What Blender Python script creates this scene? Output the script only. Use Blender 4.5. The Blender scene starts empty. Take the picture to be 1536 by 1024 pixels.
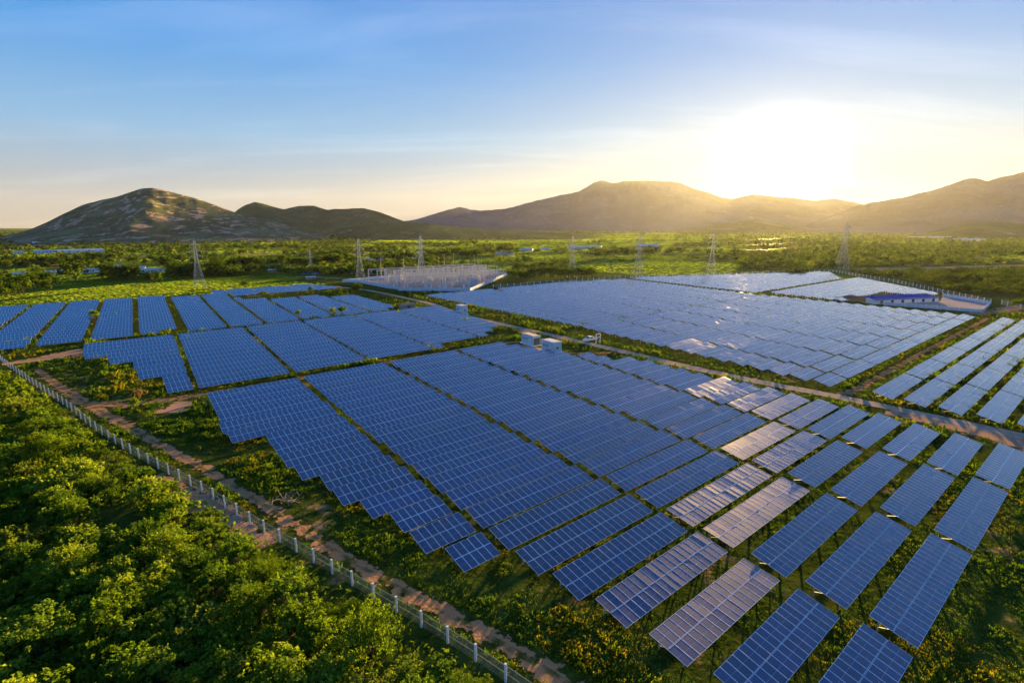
import bpy, math, random
import numpy as np
from mathutils import Vector, noise

R = math.radians
RNG = np.random.default_rng(7)
random.seed(7)
sc = bpy.context.scene
COL = sc.collection

# ------------------------------------------------------------------ survey of the place
# camera stands over the origin at CAM_H looking along +Y, pitched down; the table rows run along
# direction U (azimuth YAW right of +Y) and are stacked along V (90 degrees to its left)
CAM_H, PITCH, YAW, FPX = 37.73, R(12.5), R(50.78), 777.0
SY, CY = math.sin(YAW), math.cos(YAW)
def xy(u, v): return (u*SY - v*CY, u*CY + v*SY)
def uv_of(x, y): return (x*SY + y*CY, -x*CY + y*SY)
def ground(px, py, z=0.0):
    """sight line of a point of the photograph carried down to height z"""
    a = (px-768)/FPX; b = -(py-512)/FPX
    Y = math.cos(PITCH)+b*math.sin(PITCH); Z = -math.sin(PITCH)+b*math.cos(PITCH)
    k = (z-CAM_H)/Z
    return a*k, Y*k
def guv(px, py, z=0.0): return uv_of(*ground(px, py, z))
def bearing(px, py):
    a = (px-768)/FPX; b = -(py-512)/FPX
    Y = math.cos(PITCH)+b*math.sin(PITCH); Z = -math.sin(PITCH)+b*math.cos(PITCH)
    return math.atan2(a, Y), Z/math.hypot(a, Y)
def project(x, y, z):
    Z = z-CAM_H
    F = y*math.cos(PITCH)-Z*math.sin(PITCH); Uc = y*math.sin(PITCH)+Z*math.cos(PITCH)
    if F < 1: return None
    return 768+FPX*x/F, 512-FPX*Uc/F
ROWROT = math.pi/2-YAW

SUN_AZ, SUN_EL = R(25.9), R(5.0)
SUN_DIR = Vector((math.sin(SUN_AZ)*math.cos(SUN_EL), math.cos(SUN_AZ)*math.cos(SUN_EL), math.sin(SUN_EL)))

# ------------------------------------------------------------------ mesh helpers
class MB:
    """collects quads (and grids) and links them as ONE mesh object"""
    def __init__(self): self.q = []; self.uv = []; self.m = []; self.r = []
    def quads(self, q, mat=0, uv=None, rnd=None):
        q = np.asarray(q, float).reshape(-1, 4, 3); n = len(q)
        self.q.append(q)
        if uv is None: uv = np.tile(np.array([[0,0],[1,0],[1,1],[0,1]], float), (n,1,1))
        self.uv.append(np.asarray(uv, float).reshape(n,4,2))
        self.m.append(np.full(n, mat, np.int32))
        self.r.append(np.broadcast_to(np.asarray(RNG.random() if rnd is None else rnd, float), (n,)).copy())
    def box(self, c, s, mat=0, rot=None, rnd=None, bottom=True):
        hx, hy, hz = s[0]/2, s[1]/2, s[2]/2
        p = np.array([[-hx,-hy,-hz],[hx,-hy,-hz],[hx,hy,-hz],[-hx,hy,-hz],[-hx,-hy,hz],[hx,-hy,hz],[hx,hy,hz],[-hx,hy,hz]])
        if rot is not None: p = p @ np.asarray(rot).T
        p = p + np.asarray(c)
        f = [[4,5,6,7],[0,1,5,4],[1,2,6,5],[2,3,7,6],[3,0,4,7]] + ([[3,2,1,0]] if bottom else [])
        self.quads(p[np.array(f)], mat, None, rnd)
    def bar(self, a, b, w, h=None, mat=0, rnd=None):
        a = np.asarray(a, float); b = np.asarray(b, float); d = b-a; L = np.linalg.norm(d); d = d/L
        up = np.array([0,0,1.]) if abs(d[2]) < .95 else np.array([0,1.,0])
        s = np.cross(d, up); s /= np.linalg.norm(s); t = np.cross(s, d)
        self.box((a+b)/2, (L, w, h or w), mat, np.stack([d, s, t], 1), rnd)
    def tube(self, a, b, r0, r1, n=6, mat=0, rnd=None):
        a = np.asarray(a, float); b = np.asarray(b, float); d = b-a; d = d/np.linalg.norm(d)
        up = np.array([0,0,1.]) if abs(d[2]) < .95 else np.array([0,1.,0])
        s = np.cross(d, up); s /= np.linalg.norm(s); t = np.cross(s, d)
        k = np.arange(n+1)*2*math.pi/n
        c = np.cos(k)[:,None]*s+np.sin(k)[:,None]*t
        A = a+c*r0; B = b+c*r1
        self.quads(np.stack([A[:-1], A[1:], B[1:], B[:-1]], 1), mat, None, rnd)
    def mesh(self, name, mats):
        q = np.concatenate(self.q); n = len(q)
        me = bpy.data.meshes.new(name)
        me.vertices.add(n*4); me.vertices.foreach_set('co', q.reshape(-1).astype(np.float32))
        me.loops.add(n*4); me.loops.foreach_set('vertex_index', np.arange(n*4, dtype=np.int32))
        me.polygons.add(n); me.polygons.foreach_set('loop_start', np.arange(n, dtype=np.int32)*4)
        me.polygons.foreach_set('loop_total', np.full(n, 4, np.int32))
        for m in (mats if isinstance(mats, (list, tuple)) else [mats]): me.materials.append(m)
        me.polygons.foreach_set('material_index', np.concatenate(self.m))
        l = me.uv_layers.new(name='UVMap'); l.data.foreach_set('uv', np.concatenate(self.uv).reshape(-1).astype(np.float32))
        a = me.attributes.new('rnd', 'FLOAT', 'FACE'); a.data.foreach_set('value', np.concatenate(self.r).astype(np.float32))
        me.update(calc_edges=True); me.validate()
        return me
    def build(self, name, mats, parent=None, loc=None, rz=0):
        return link(name, self.mesh(name, mats), parent, loc, rz)

def link(name, data, parent=None, loc=None, rz=0):
    o = bpy.data.objects.new(name, data); COL.objects.link(o)
    if parent is not None: o.parent = parent
    if loc is not None: o.location = loc
    if rz: o.rotation_euler = (0, 0, rz)
    return o
def tag(o, label=None, cat=None, group=None, kind=None):
    if label: o['label'] = label
    if cat: o['category'] = cat
    if group: o['group'] = group
    if kind: o['kind'] = kind
    return o
def empty(name, loc=(0,0,0), rz=0):
    o = link(name, None, None, loc, rz); o.empty_display_size = .5; return o
def copy_tree(o, parent=None):
    c = o.copy(); COL.objects.link(c)
    if parent is not None: c.parent = parent
    for ch in o.children: copy_tree(ch, c)
    return c
def grid_mesh(name, P, mat, smooth=True, uv=None):
    """P: (n,m,3) array"""
    n, m = P.shape[:2]
    idx = np.arange(n*m).reshape(n, m)
    f = np.stack([idx[:-1,:-1], idx[1:,:-1], idx[1:,1:], idx[:-1,1:]], -1).reshape(-1, 4)
    me = bpy.data.meshes.new(name); k = len(f)
    me.vertices.add(n*m); me.vertices.foreach_set('co', P.reshape(-1).astype(np.float32))
    me.loops.add(k*4); me.loops.foreach_set('vertex_index', f.reshape(-1).astype(np.int32))
    me.polygons.add(k); me.polygons.foreach_set('loop_start', np.arange(k, dtype=np.int32)*4)
    me.polygons.foreach_set('loop_total', np.full(k, 4, np.int32))
    me.polygons.foreach_set('use_smooth', np.full(k, smooth))
    me.materials.append(mat)
    if uv is not None:
        l = me.uv_layers.new(name='UVMap'); l.data.foreach_set('uv', uv.reshape(-1,2)[f.reshape(-1)].reshape(-1).astype(np.float32))
    me.update(calc_edges=True); me.validate()
    return me

# ------------------------------------------------------------------ material helpers
class NT:
    def __init__(self, name):
        self.m = bpy.data.materials.new(name); self.m.use_nodes = True
        self.t = self.m.node_tree; self.t.nodes.clear()
        self.out = self.n('ShaderNodeOutputMaterial')
    def n(self, kind, **kw):
        nd = self.t.nodes.new(kind)
        for k, v in kw.items(): setattr(nd, k, v)
        return nd
    def l(self, a, b): self.t.links.new(a, b)
    def put(self, sock, v):
        if isinstance(v, bpy.types.NodeSocket): self.l(v, sock)
        elif isinstance(v, (tuple, list)) and len(v) == 3 and sock.type == 'RGBA': sock.default_value = (*v, 1)
        else: sock.default_value = v
    def math(self, op, a, b=0.0, c=None, clamp=False):
        nd = self.n('ShaderNodeMath', operation=op, use_clamp=clamp)
        self.put(nd.inputs[0], a); self.put(nd.inputs[1], b)
        if c is not None: self.put(nd.inputs[2], c)
        return nd.outputs[0]
    def mix(self, f, a, b, blend='MIX'):
        nd = self.n('ShaderNodeMix', data_type='RGBA', blend_type=blend)
        self.put(nd.inputs[0], f); self.put(nd.inputs[6], a); self.put(nd.inputs[7], b)
        return nd.outputs[2]
    def noise(self, vec, scale, detail=4, rough=.55, dist=0.0):
        nd = self.n('ShaderNodeTexNoise'); self.put(nd.inputs['Vector'], vec)
        nd.inputs['Scale'].default_value = scale; nd.inputs['Detail'].default_value = detail
        nd.inputs['Roughness'].default_value = rough; nd.inputs['Distortion'].default_value = dist
        return nd.outputs['Fac']
    def step(self, v, lo, hi, a=0.0, b=1.0):
        nd = self.n('ShaderNodeMapRange', interpolation_type='SMOOTHSTEP')
        self.put(nd.inputs[0], v); nd.inputs[1].default_value = lo; nd.inputs[2].default_value = hi
        nd.inputs[3].default_value = a; nd.inputs[4].default_value = b
        return nd.outputs[0]
    def pos(self): return self.n('ShaderNodeNewGeometry').outputs['Position']
    def attr(self, name, kind='GEOMETRY'):
        return self.n('ShaderNodeAttribute', attribute_name=name, attribute_type=kind)
    def principled(self, color, rough=.7, **kw):
        p = self.n('ShaderNodeBsdfPrincipled')
        self.put(p.inputs['Base Color'], color); self.put(p.inputs['Roughness'], rough)
        for k, v in kw.items(): self.put(p.inputs[k.replace('_', ' ')], v)
        return p
    def end(self, shader):
        self.l(shader, self.out.inputs['Surface']); return self.m

def plain(name, color, rough=.6, metal=0.0, var=.15, scale=1.5):
    t = NT(name); co = t.n('ShaderNodeTexCoord').outputs['Object']
    f = t.noise(co, scale, 5, .6)
    c = t.mix(f, tuple(x*(1-var) for x in color), tuple(min(1, x*(1+var)) for x in color))
    return t.end(t.principled(c, rough, Metallic=metal, Specular_IOR_Level=0.0 if rough > .74 else .5).outputs[0])

# ---- solar glass: cells, bus lines and the aluminium rim come from each module's own UVs
def make_glass(name, rim):
    t = NT(name)
    s = t.n('ShaderNodeSeparateXYZ'); t.l(t.n('ShaderNodeTexCoord').outputs['UV'], s.inputs[0])
    x, y = s.outputs[0], s.outputs[1]
    def edge(c, k): return t.math('MULTIPLY', t.math('ABSOLUTE', t.math('SUBTRACT', t.math('FRACT', t.math('MULTIPLY', c, k)), .5)), 2.0)
    lx = t.step(edge(x, 6), .90, .96); ly = t.step(edge(y, 12), .90, .96)
    cell = t.math('MAXIMUM', lx, ly)
    mid = t.step(t.math('ABSOLUTE', t.math('SUBTRACT', y, .5)), .008, .003)
    rnd = t.attr('rnd').outputs['Fac']; tint = t.attr('tint', 'OBJECT').outputs['Fac']
    po = t.noise(t.n('ShaderNodeTexCoord').outputs['UV'], 40, 2, .6)
    k = t.math('MULTIPLY_ADD', rnd, .45, t.math('MULTIPLY_ADD', tint, .5, .55))
    base = t.mix(tint, t.mix(rnd, (.005, .008, .036), (.009, .010, .034)), t.mix(rnd, (.0012, .010, .075), (.003, .013, .068)))
    hsv = t.n('ShaderNodeHueSaturation'); t.put(hsv.inputs['Color'], base); t.put(hsv.inputs['Value'], k)
    base = t.mix(t.math('MULTIPLY', po, .5), hsv.outputs[0], (.006, .016, .075))
    base = t.mix(t.math('MULTIPLY', cell, .16), base, (.16, .24, .42))
    base = t.mix(t.math('MULTIPLY', mid, .6), base, (.50, .55, .65))
    dust = t.math('MULTIPLY', t.step(t.noise(t.pos(), .09, 5, .6), .42, .75), t.math('MULTIPLY_ADD', t.noise(t.pos(), .9, 4, .6), .14, .02))
    base = t.mix(dust, base, (.30, .27, .23))
    rough = t.math('MULTIPLY_ADD', rnd, .08, .27)
    if rim:
        ex = t.math('MINIMUM', x, t.math('SUBTRACT', 1.0, x)); ey = t.math('MULTIPLY', t.math('MINIMUM', y, t.math('SUBTRACT', 1.0, y)), 2.0)
        r = t.math('LESS_THAN', t.math('MINIMUM', ex, ey), .036)
        base = t.mix(r, base, (.74, .77, .82)); rough = t.math('MAXIMUM', rough, t.math('MULTIPLY', r, .45))
    p = t.principled(base, rough, IOR=1.5, Sheen_Weight=.7, Sheen_Roughness=.14, Coat_Weight=1.0, Coat_IOR=1.75, Coat_Roughness=.12)
    return t.end(p.outputs[0])
M = {}
M['glass'] = make_glass('solar_glass', False)
M['glass_rim'] = make_glass('solar_glass_framed', True)
M['alu'] = plain('anodised_aluminium', (.74, .77, .82), .5, 0, .06)
M['steel'] = plain('galvanised_steel', (.30, .34, .36), .6, .2, .15)
M['dull_steel'] = plain('weathered_steel', (.10, .13, .13), .9, 0, .2)
M['concrete'] = plain('white_concrete', (.80, .80, .78), .8, 0, .12, .8)
M['white'] = plain('white_painted_metal', (.72, .74, .75), .5, 0, .06)
M['bluewhite'] = plain('pale_blue_plaster', (.50, .62, .74), .75, 0, .10, .3)
M['bluesteel'] = plain('pale_blue_panel', (.42, .60, .74), .55, 0, .06)
M['blueroof'] = plain('blue_roof_sheet', (.03, .075, .33), .85, 0, .12)
M['dark'] = plain('dark_opening', (.03, .035, .04), .5)
M['roofgrey'] = plain('pale_roof_sheet', (.55, .56, .58), .5, .1, .12, .1)
M['pinkroof'] = plain('dusty_pink_roof', (.55, .42, .38), .7, 0, .12)
M['tarp'] = plain('blue_tarpaulin', (.03, .12, .55), .5, 0, .2)
M['lattice'] = plain('lattice_steel', (.52, .54, .55), .6, .1, .12)
M['porcelain'] = plain('grey_porcelain', (.40, .44, .50), .45, 0, .15)
M['rust'] = plain('dry_timber', (.30, .26, .22), .85, 0, .25, 3)
M['bark'] = plain('bark', (.09, .07, .05), .9, 0, .3, 3)
M['gravel_pad'] = plain('pale_gravel', (.36, .32, .30), .95, 0, .25, .25)
M['tyre'] = plain('tyre_rubber', (.02, .02, .022), .8)
M['window'] = plain('vehicle_glass', (.02, .03, .04), .1)

def leafmat(name, lo, mid, hi, trans=.42, orange=None):
    t = NT(name)
    rnd = t.attr('rnd').outputs['Fac']; ob = t.n('ShaderNodeObjectInfo').outputs['Random']
    big = t.noise(t.pos(), .10, 2, .5)
    f = t.math('ADD', t.math('MULTIPLY', rnd, .62), t.math('MULTIPLY_ADD', big, .55, t.math('MULTIPLY_ADD', ob, .35, -.33)), clamp=True)
    cr = t.n('ShaderNodeValToRGB'); e = cr.color_ramp.elements
    e[0].position = .10; e[0].color = (*lo, 1); e[1].position = .95; e[1].color = (*hi, 1)
    x = e.new(.5); x.color = (*mid, 1)
    t.l(f, cr.inputs[0]); c = cr.outputs[0]
    d = t.n('ShaderNodeBsdfDiffuse'); t.l(c, d.inputs[0])
    tr = t.n('ShaderNodeBsdfTranslucent'); t.l(t.mix(1.0, c, (1.0, .97, .45), 'MULTIPLY'), tr.inputs[0])
    s = t.n('ShaderNodeMixShader'); s.inputs[0].default_value = trans; t.l(d.outputs[0], s.inputs[1]); t.l(tr.outputs[0], s.inputs[2])
    return t.end(s.outputs[0])
M['shrub'] = leafmat('shrub_leaves', (.060, .118, .010), (.120, .215, .015), (.36, .47, .045), .50)
M['shrub_olive'] = leafmat('olive_shrub_leaves', (.056, .095, .012), (.125, .185, .022), (.30, .39, .05), .48)
M['shrub_deep'] = leafmat('deep_green_shrub_leaves', (.042, .100, .010), (.090, .180, .016), (.25, .38, .04), .50)
M['tree'] = leafmat('tree_leaves', (.024, .054, .008), (.064, .125, .012), (.15, .21, .022), .44)
M['wood'] = leafmat('far_wood_leaves', (.022, .048, .010), (.064, .120, .016), (.20, .27, .03), .44)
M['grass'] = leafmat('grass_blades', (.032, .080, .008), (.072, .150, .012), (.19, .27, .02), .48)
M['crop'] = leafmat('standing_crop', (.055, .11, .012), (.13, .24, .02), (.28, .40, .04), .5)
M['weeds'] = leafmat('yellow_weeds', (.12, .13, .012), (.26, .22, .014), (.42, .30, .02), .40)
M['dry'] = leafmat('dry_leaves', (.16, .11, .05), (.25, .17, .06), (.34, .26, .10), .35)

def ground_mat():
    t = NT('ground_soil_and_grass'); p = t.pos()
    a = t.noise(p, .35, 6, .62); b = t.noise(p, .06, 4, .55); c = t.noise(p, 2.2, 4, .65); d = t.noise(p, .013, 3, .5)
    green = t.mix(t.step(a, .35, .68), (.016, .036, .005), (.055, .085, .012))
    green = t.mix(t.step(c, .40, .75), green, (.075, .090, .014))
    dirt = t.mix(c, (.20, .125, .075), (.34, .22, .13))
    bare = t.math('MULTIPLY', t.step(t.math('ADD', t.math('MULTIPLY', a, .5), t.math('MULTIPLY', b, .5)), .565, .625), .75)
    near = t.mix(bare, green, dirt)
    # farther out: a patchwork of paddies, meadows and fallow plots
    w = t.n('ShaderNodeTexNoise'); t.l(p, w.inputs['Vector']); w.inputs['Scale'].default_value = .006
    mp = t.n('ShaderNodeMapping'); mp.inputs['Scale'].default_value = (.0052, .0105, 1); mp.inputs['Rotation'].default_value = (0, 0, .5); t.l(p, mp.inputs[0])
    wv = t.n('ShaderNodeVectorMath', operation='MULTIPLY_ADD'); t.l(w.outputs['Color'], wv.inputs[0]); wv.inputs[1].default_value = (.5, .5, 0); t.l(mp.outputs[0], wv.inputs[2])
    vo = t.n('ShaderNodeTexVoronoi', voronoi_dimensions='2D'); vo.inputs['Scale'].default_value = 1.0; t.l(wv.outputs[0], vo.inputs['Vector'])
    sp = t.n('ShaderNodeSeparateColor'); t.l(vo.outputs['Color'], sp.inputs[0])
    cr = t.n('ShaderNodeValToRGB'); e = cr.color_ramp.elements
    e[0].position = 0; e[0].color = (.06, .10, .016, 1); e[1].position = 1; e[1].color = (.30, .30, .05, 1)
    for q, k in ((.3, (.10, .16, .02)), (.55, (.17, .23, .03)), (.75, (.23, .27, .036)), (.9, (.32, .25, .11))):
        x = e.new(q); x.color = (*k, 1)
    t.l(sp.outputs[0], cr.inputs[0])
    far = t.mix(t.step(d, .46, .60), cr.outputs[0], (.08, .12, .02))
    far = t.mix(t.math('MULTIPLY', t.step(a, .3, .7), .35), far, (.05, .07, .015))
    ln = t.n('ShaderNodeVectorMath', operation='LENGTH'); t.l(p, ln.inputs[0])
    col = t.mix(t.step(ln.outputs['Value'], 330, 470), near, far)
    bmp = t.n('ShaderNodeBump'); bmp.inputs['Strength'].default_value = .9; bmp.inputs['Distance'].default_value = .25; t.l(t.math('ADD', a, t.math('MULTIPLY', c, .5)), bmp.inputs['Height'])
    pr = t.principled(col, .95, Specular_IOR_Level=0.0); t.l(bmp.outputs[0], pr.inputs['Normal'])
    return t.end(pr.outputs[0])
M['ground'] = ground_mat()

def track_mat(name, lo, hi, soft=.45, weeds=.5, mid_strip=True):
    """a worn track: two wheel ruts, grass creeping in from ragged edges (the sheet simply ends there)"""
    t = NT(name); p = t.pos()
    s = t.n('ShaderNodeSeparateXYZ'); t.l(t.n('ShaderNodeTexCoord').outputs['UV'], s.inputs[0])
    e = t.math('MULTIPLY', t.math('ABSOLUTE', t.math('SUBTRACT', s.outputs[1], .5)), 2.0)
    n1 = t.noise(p, .55, 6, .65); n2 = t.noise(p, 3.0, 4, .6); n3 = t.noise(p, .12, 3, .5)
    c = t.mix(n2, lo, hi); c = t.mix(t.math('MULTIPLY', n3, .6), c, tuple(x*.72 for x in lo))
    if mid_strip:
        g = t.math('MULTIPLY', t.step(t.math('ABSOLUTE', t.math('SUBTRACT', e, .08)), .22, .05), t.step(n1, .42, .58))
        c = t.mix(t.math('MULTIPLY', g, weeds), c, (.07, .085, .018))
    pr = t.principled(c, .95, Specular_IOR_Level=0.0)
    bmp = t.n('ShaderNodeBump'); bmp.inputs['Strength'].default_value = .6; bmp.inputs['Distance'].default_value = .12; t.l(n2, bmp.inputs['Height']); t.l(bmp.outputs[0], pr.inputs['Normal'])
    tr = t.n('ShaderNodeBsdfTransparent')
    a = t.math('GREATER_THAN', t.math('ADD', e, t.math('MULTIPLY', t.math('SUBTRACT', n1, .5), soft*5)), 1.0-soft*.55)
    mx = t.n('ShaderNodeMixShader'); t.l(a, mx.inputs[0]); t.l(pr.outputs[0], mx.inputs[1]); t.l(tr.outputs[0], mx.inputs[2])
    return t.end(mx.outputs[0])
M['road'] = track_mat('gravel_road', (.36, .28, .20), (.54, .44, .33), .18, .2)
M['track'] = track_mat('dirt_track', (.34, .185, .085), (.52, .31, .155), .78, .9)
M['patch'] = track_mat('bare_earth', (.38, .22, .125), (.55, .345, .205), .50, 0, False)
M['meadow'] = track_mat('meadow_grass', (.19, .23, .016), (.31, .32, .026), .30, 0, False)
M['meadow_dark'] = track_mat('rank_grass', (.035, .06, .010), (.07, .10, .014), .4, 0, False)
M['fallow'] = track_mat('fallow_soil', (.30, .21, .13), (.42, .31, .20), .35, .3, False)
M['pond'] = plain('still_pond', (.012, .02, .016), .12, 0, .2)

def hill_mat(name, g1, g2, rock, rockamt, scale):
    t = NT(name); co = t.n('ShaderNodeTexCoord').outputs['Object']
    geo = t.n('ShaderNodeNewGeometry')
    mp = t.n('ShaderNodeMapping'); mp.inputs['Scale'].default_value = (1, .42, .8); t.l(co, mp.inputs[0])
    n1 = t.noise(mp.outputs[0], scale, 7, .62); n2 = t.noise(mp.outputs[0], scale*7, 6, .68); n3 = t.noise(mp.outputs[0], scale*2.6, 6, .62, .8)
    c = t.mix(t.step(n2, .35, .68), g1, g2)
    c = t.mix(t.step(n1, .38, .66), c, tuple(x*1.5 for x in g2))
    n4 = t.noise(co, scale*26, 3, .6); c = t.mix(t.step(n4, .50, .64, 0, .7), c, tuple(x*.42 for x in g1))
    r = t.math('MULTIPLY', t.step(t.math('ADD', t.math('MULTIPLY', n3, .75), t.math('MULTIPLY', n2, .25)), .60-rockamt*.2, .66-rockamt*.2), min(1, .35+rockamt))
    c = t.mix(r, c, t.mix(n2, rock, tuple(x*1.35 for x in rock)))
    b = t.n('ShaderNodeBump'); b.inputs['Strength'].default_value = .8; b.inputs['Distance'].default_value = .02/scale; t.l(n2, b.inputs['Height'])
    p = t.principled(c, .95, Specular_IOR_Level=0.0); t.l(b.outputs[0], p.inputs['Normal'])
    return t.end(p.outputs[0])
M['hill_rock'] = hill_mat('rocky_hillside', (.044, .070, .036), (.105, .120, .058), (.50, .31, .22), .40, .012)
M['hill_green'] = hill_mat('wooded_hillside', (.030, .054, .026), (.060, .085, .036), (.24, .18, .13), .12, .008)
M['hill_far'] = hill_mat('haze_tinted_mountainside', (.016, .042, .080), (.034, .064, .102), (.12, .12, .13), .12, .0025)  # blue of distant haze put into the slope colours

# ------------------------------------------------------------------ ground and terrain
def sheet(name, pts_u, width, mat, z, kind='structure', closed=False, seg=3.0, wob=.12, label=None, cat=None):
    """ribbon along a polyline given in (u,v); width a number or one per point"""
    P = [Vector((*xy(*p), 0)) for p in pts_u]; W = width if isinstance(width, (list, tuple)) else [width]*len(P)
    C_, Wd = [], []
    for i in range(len(P)-1):
        n = max(1, int((P[i+1]-P[i]).length/seg))
        for k in range(n): C_.append(P[i].lerp(P[i+1], k/n)); Wd.append(W[i]+(W[i+1]-W[i])*k/n)
    C_.append(P[-1]); Wd.append(W[-1])
    for _ in range(3):
        C_ = [C_[0]]+[(C_[i-1]+C_[i]*2+C_[i+1])/4 for i in range(1, len(C_)-1)]+[C_[-1]]
    G = np.zeros((len(C_), 5, 3)); UVs = np.zeros((len(C_), 5, 2)); s = 0
    for i, c in enumerate(C_):
        d = (C_[min(i+1, len(C_)-1)]-C_[max(i-1, 0)]).normalized(); nrm = Vector((-d.y, d.x, 0))
        if i: s += (C_[i]-C_[i-1]).length
        w = Wd[i]*(1+wob*noise.noise((c.x*.1, c.y*.1, 3)))
        for j in range(5):
            q = c+nrm*(j/4-.5)*w; G[i, j] = (q.x, q.y, z); UVs[i, j] = (s/10, j/4)
    o = link(name, grid_mesh(name, G, M[mat], False, UVs)); tag(o, label, cat, None, kind); return o

g = MB(); S = 12000
g.quads([[(-S,-S,0),(S,-S,0),(S,S,0),(-S,S,0)]]); tag(g.build('ground', M['ground']), kind='structure')

def U(px, py, z=0): return guv(px, py, z)
ROAD = [(112,352),(122,330),(130.5,300),(131.5,270),(131.5,226.3),(123.8,182),(124.5,151.8),(125,120.3),(125.2,97.8),(124.6,74),(126,55),(128.4,40),(129.2,23),(129.5,5),(129,-40)]
SPUR = [(128,40.5),(134,39.2),(150,39.6),(193,40),(240,40),(292,40)]
TRACK_MID = [(-6.5,146),(-2,138.5),(5,134),(16,133.2),(39,132.4),(60,132.6),(85,133.5),(103,132),(112,129),(122,124)]
TRACK_FENCE = [(-14,186),(-10,166),(-5,146),(0,128),(5.5,107),(11.6,85),(15.6,68),(19.0,53),(21.8,43),(24.4,35),(27,25),(29.5,8)]
sheet('gravel_road', ROAD, [2.6,3,3.4,3.8]+[4]*2+[4.2]*9, 'road', .05)
sheet('gravel_road', SPUR, [3.2,3,2.4,2.2,2.2,2.2], 'track', .04)
sheet('dirt_track', TRACK_MID, [4.5,5.5,5.5,4,2.8,2.6,2.4,2.8,3,3.4], 'track', .035)
sheet('dirt_track', TRACK_FENCE, [2.5,2.8,4.2,3.6,3.0,2.8,2.6,2.8,2.9,3.0,3.4,3.6], 'track', .03)
sheet('bare_earth', [(-22,199),(-14,200),(-7,202.5),(-3,207)], [3,8,15,13], 'patch', .025)
sheet('bare_earth', [(9,124),(13,130)], [9,5], 'patch', .02)
sheet('bare_earth', [(3,92),(8,78),(12.5,62)], [5,5.5,3], 'patch', .022)
sheet('bare_earth', [(118,2),(124,6),(127,18),(125,30)], [10,10,8,4], 'patch', .03)
sheet('bare_earth', [(62,-6),(85,-5),(110,-4)], [3,3.4,3], 'track', .03)
sheet('bare_earth', [(114,124),(119,134),(124,150)], [5,7,5], 'patch', .028)
sheet('bare_earth', [(110,108),(118,103),(124,98)], [2.4,2.0,2.4], 'track', .03)
sheet('gravel_hardstand', [(104.5,127.5),(106,121),(107.5,111.5)], [7,6,6], 'patch', .045)
# meadow and rougher swathes behind the left panel fields
sheet('meadow', [(-75,420),(-20,395),(30,385),(75,410),(120,420)], [40,55,60,85,60], 'meadow', .10)
sheet('meadow', [(-110,370),(-60,352),(-20,347),(20,350),(60,362)], [16,18,12,12,14], 'meadow_dark', .14)
sheet('meadow', [(190,1150),(330,1000),(470,950)], [260,300,240], 'meadow', .5)
sheet('fallow_field', [(160,470),(170,420),(190,395),(235,372)], [20,26,26,14], 'fallow', .16)
sheet('fallow_field', [(520,160),(610,120),(740,60),(800,20)], [60,52,46,40], 'fallow', .12)
sheet('fallow_field', [(440,82),(500,52)], [10,12], 'fallow', .12)
sheet('fallow_field', [(300,46),(345,36),(420,10)], [9,12,14], 'patch', .06)
sheet('meadow', [(195,258),(230,282),(262,300)], [10,22,8], 'meadow_dark', .06)
sheet('meadow', [(262,270),(300,262),(330,255)], [10,16,8], 'meadow_dark', .08)

def fbm(x, y, z=0, o=5): return noise.fractal((x, y, z), 0.9, 2.1, o)
def ridge(name, px, R0, df, db, mat, seed, amp=.25, na=170, nr=46, spur=8.0):
    az, el = [], []
    for p in px:
        a, e = bearing(*p); az.append(a); el.append(max(e, -CAM_H/R0))
    A = np.linspace(az[0], az[-1], na); E = np.interp(A, az, el)
    k = np.array([1,2,1.])/4
    Ep = np.convolve(np.pad(E, 1, 'edge'), k, 'valid')
    Ep += np.array([fbm(a*R0*.012, seed, 0, 5) for a in A])*.0011*np.clip(E/.02, 0, 1)
    T = np.linspace(-1, 1, nr); P = np.zeros((na, nr, 3)); crest = Ep*R0+CAM_H
    for i, a in enumerate(A):
        H = max(crest[i], 0.0); col = []
        for t in T:
            r = R0+(t*df if t < 0 else t*db)
            x, y = math.sin(a)*r, math.cos(a)*r
            s = (1-abs(t))
            gully = noise.ridged_multi_fractal((a*R0/df*spur*.25+.35*fbm(x/df*2, y/df*2, seed+9), seed*3.1, t*.9), 1.0, 2.1, 4, 1.0, 2.0)
            sh = s**1.25*(1+amp*(gully-1.1)*(1-s)*1.6*min(1, s*4)) + .10*amp*fbm(x/df*5, y/df*5, seed)*s*(1-s)*4 + .05*amp*fbm(x/df*22, y/df*22, seed+3)*min(1, s*3)
            col.append(H*max(sh, 0))
        col = np.array(col)
        rr = np.array([R0+(t*df if t < 0 else t*db) for t in T])
        ang = (col-CAM_H)/rr; m = ang.max()
        tgt = (H-CAM_H)/R0
        # keep the crest line where it is seen: scale the column so its highest sight angle fits
        for _ in range(3):
            j = ((col-CAM_H)/rr).argmax()
            if col[j] > 1: col = col*max(0, (tgt*rr[j]+CAM_H))/col[j]
        P[i, :, 0] = np.sin(a)*rr; P[i, :, 1] = np.cos(a)*rr; P[i, :, 2] = col-.6
    o = link(name, grid_mesh(name, P, M[mat])); tag(o, kind='structure'); return o
ridge('mountain', [(-260,352),(-120,346),(-40,358),(0,356),(40,346),(70,333),(100,318),(125,307),(150,300),(190,290),(210,283),(225,281),(240,284),(262,289),(300,299),(340,314),(355,319),(400,329),(440,341),(470,350),(505,359)], 2150, 760, 1100, 'hill_rock', 1, .34, 230, 70, 9)
ridge('mountain', [(300,345),(340,330),(355,315),(368,307),(382,303),(400,307),(425,314),(445,309),(470,308),(490,314),(520,313),(545,312),(570,318),(590,326),(610,333),(650,342)], 3300, 1200, 1300, 'hill_green', 4, .45, 150, 50, 8)
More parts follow.
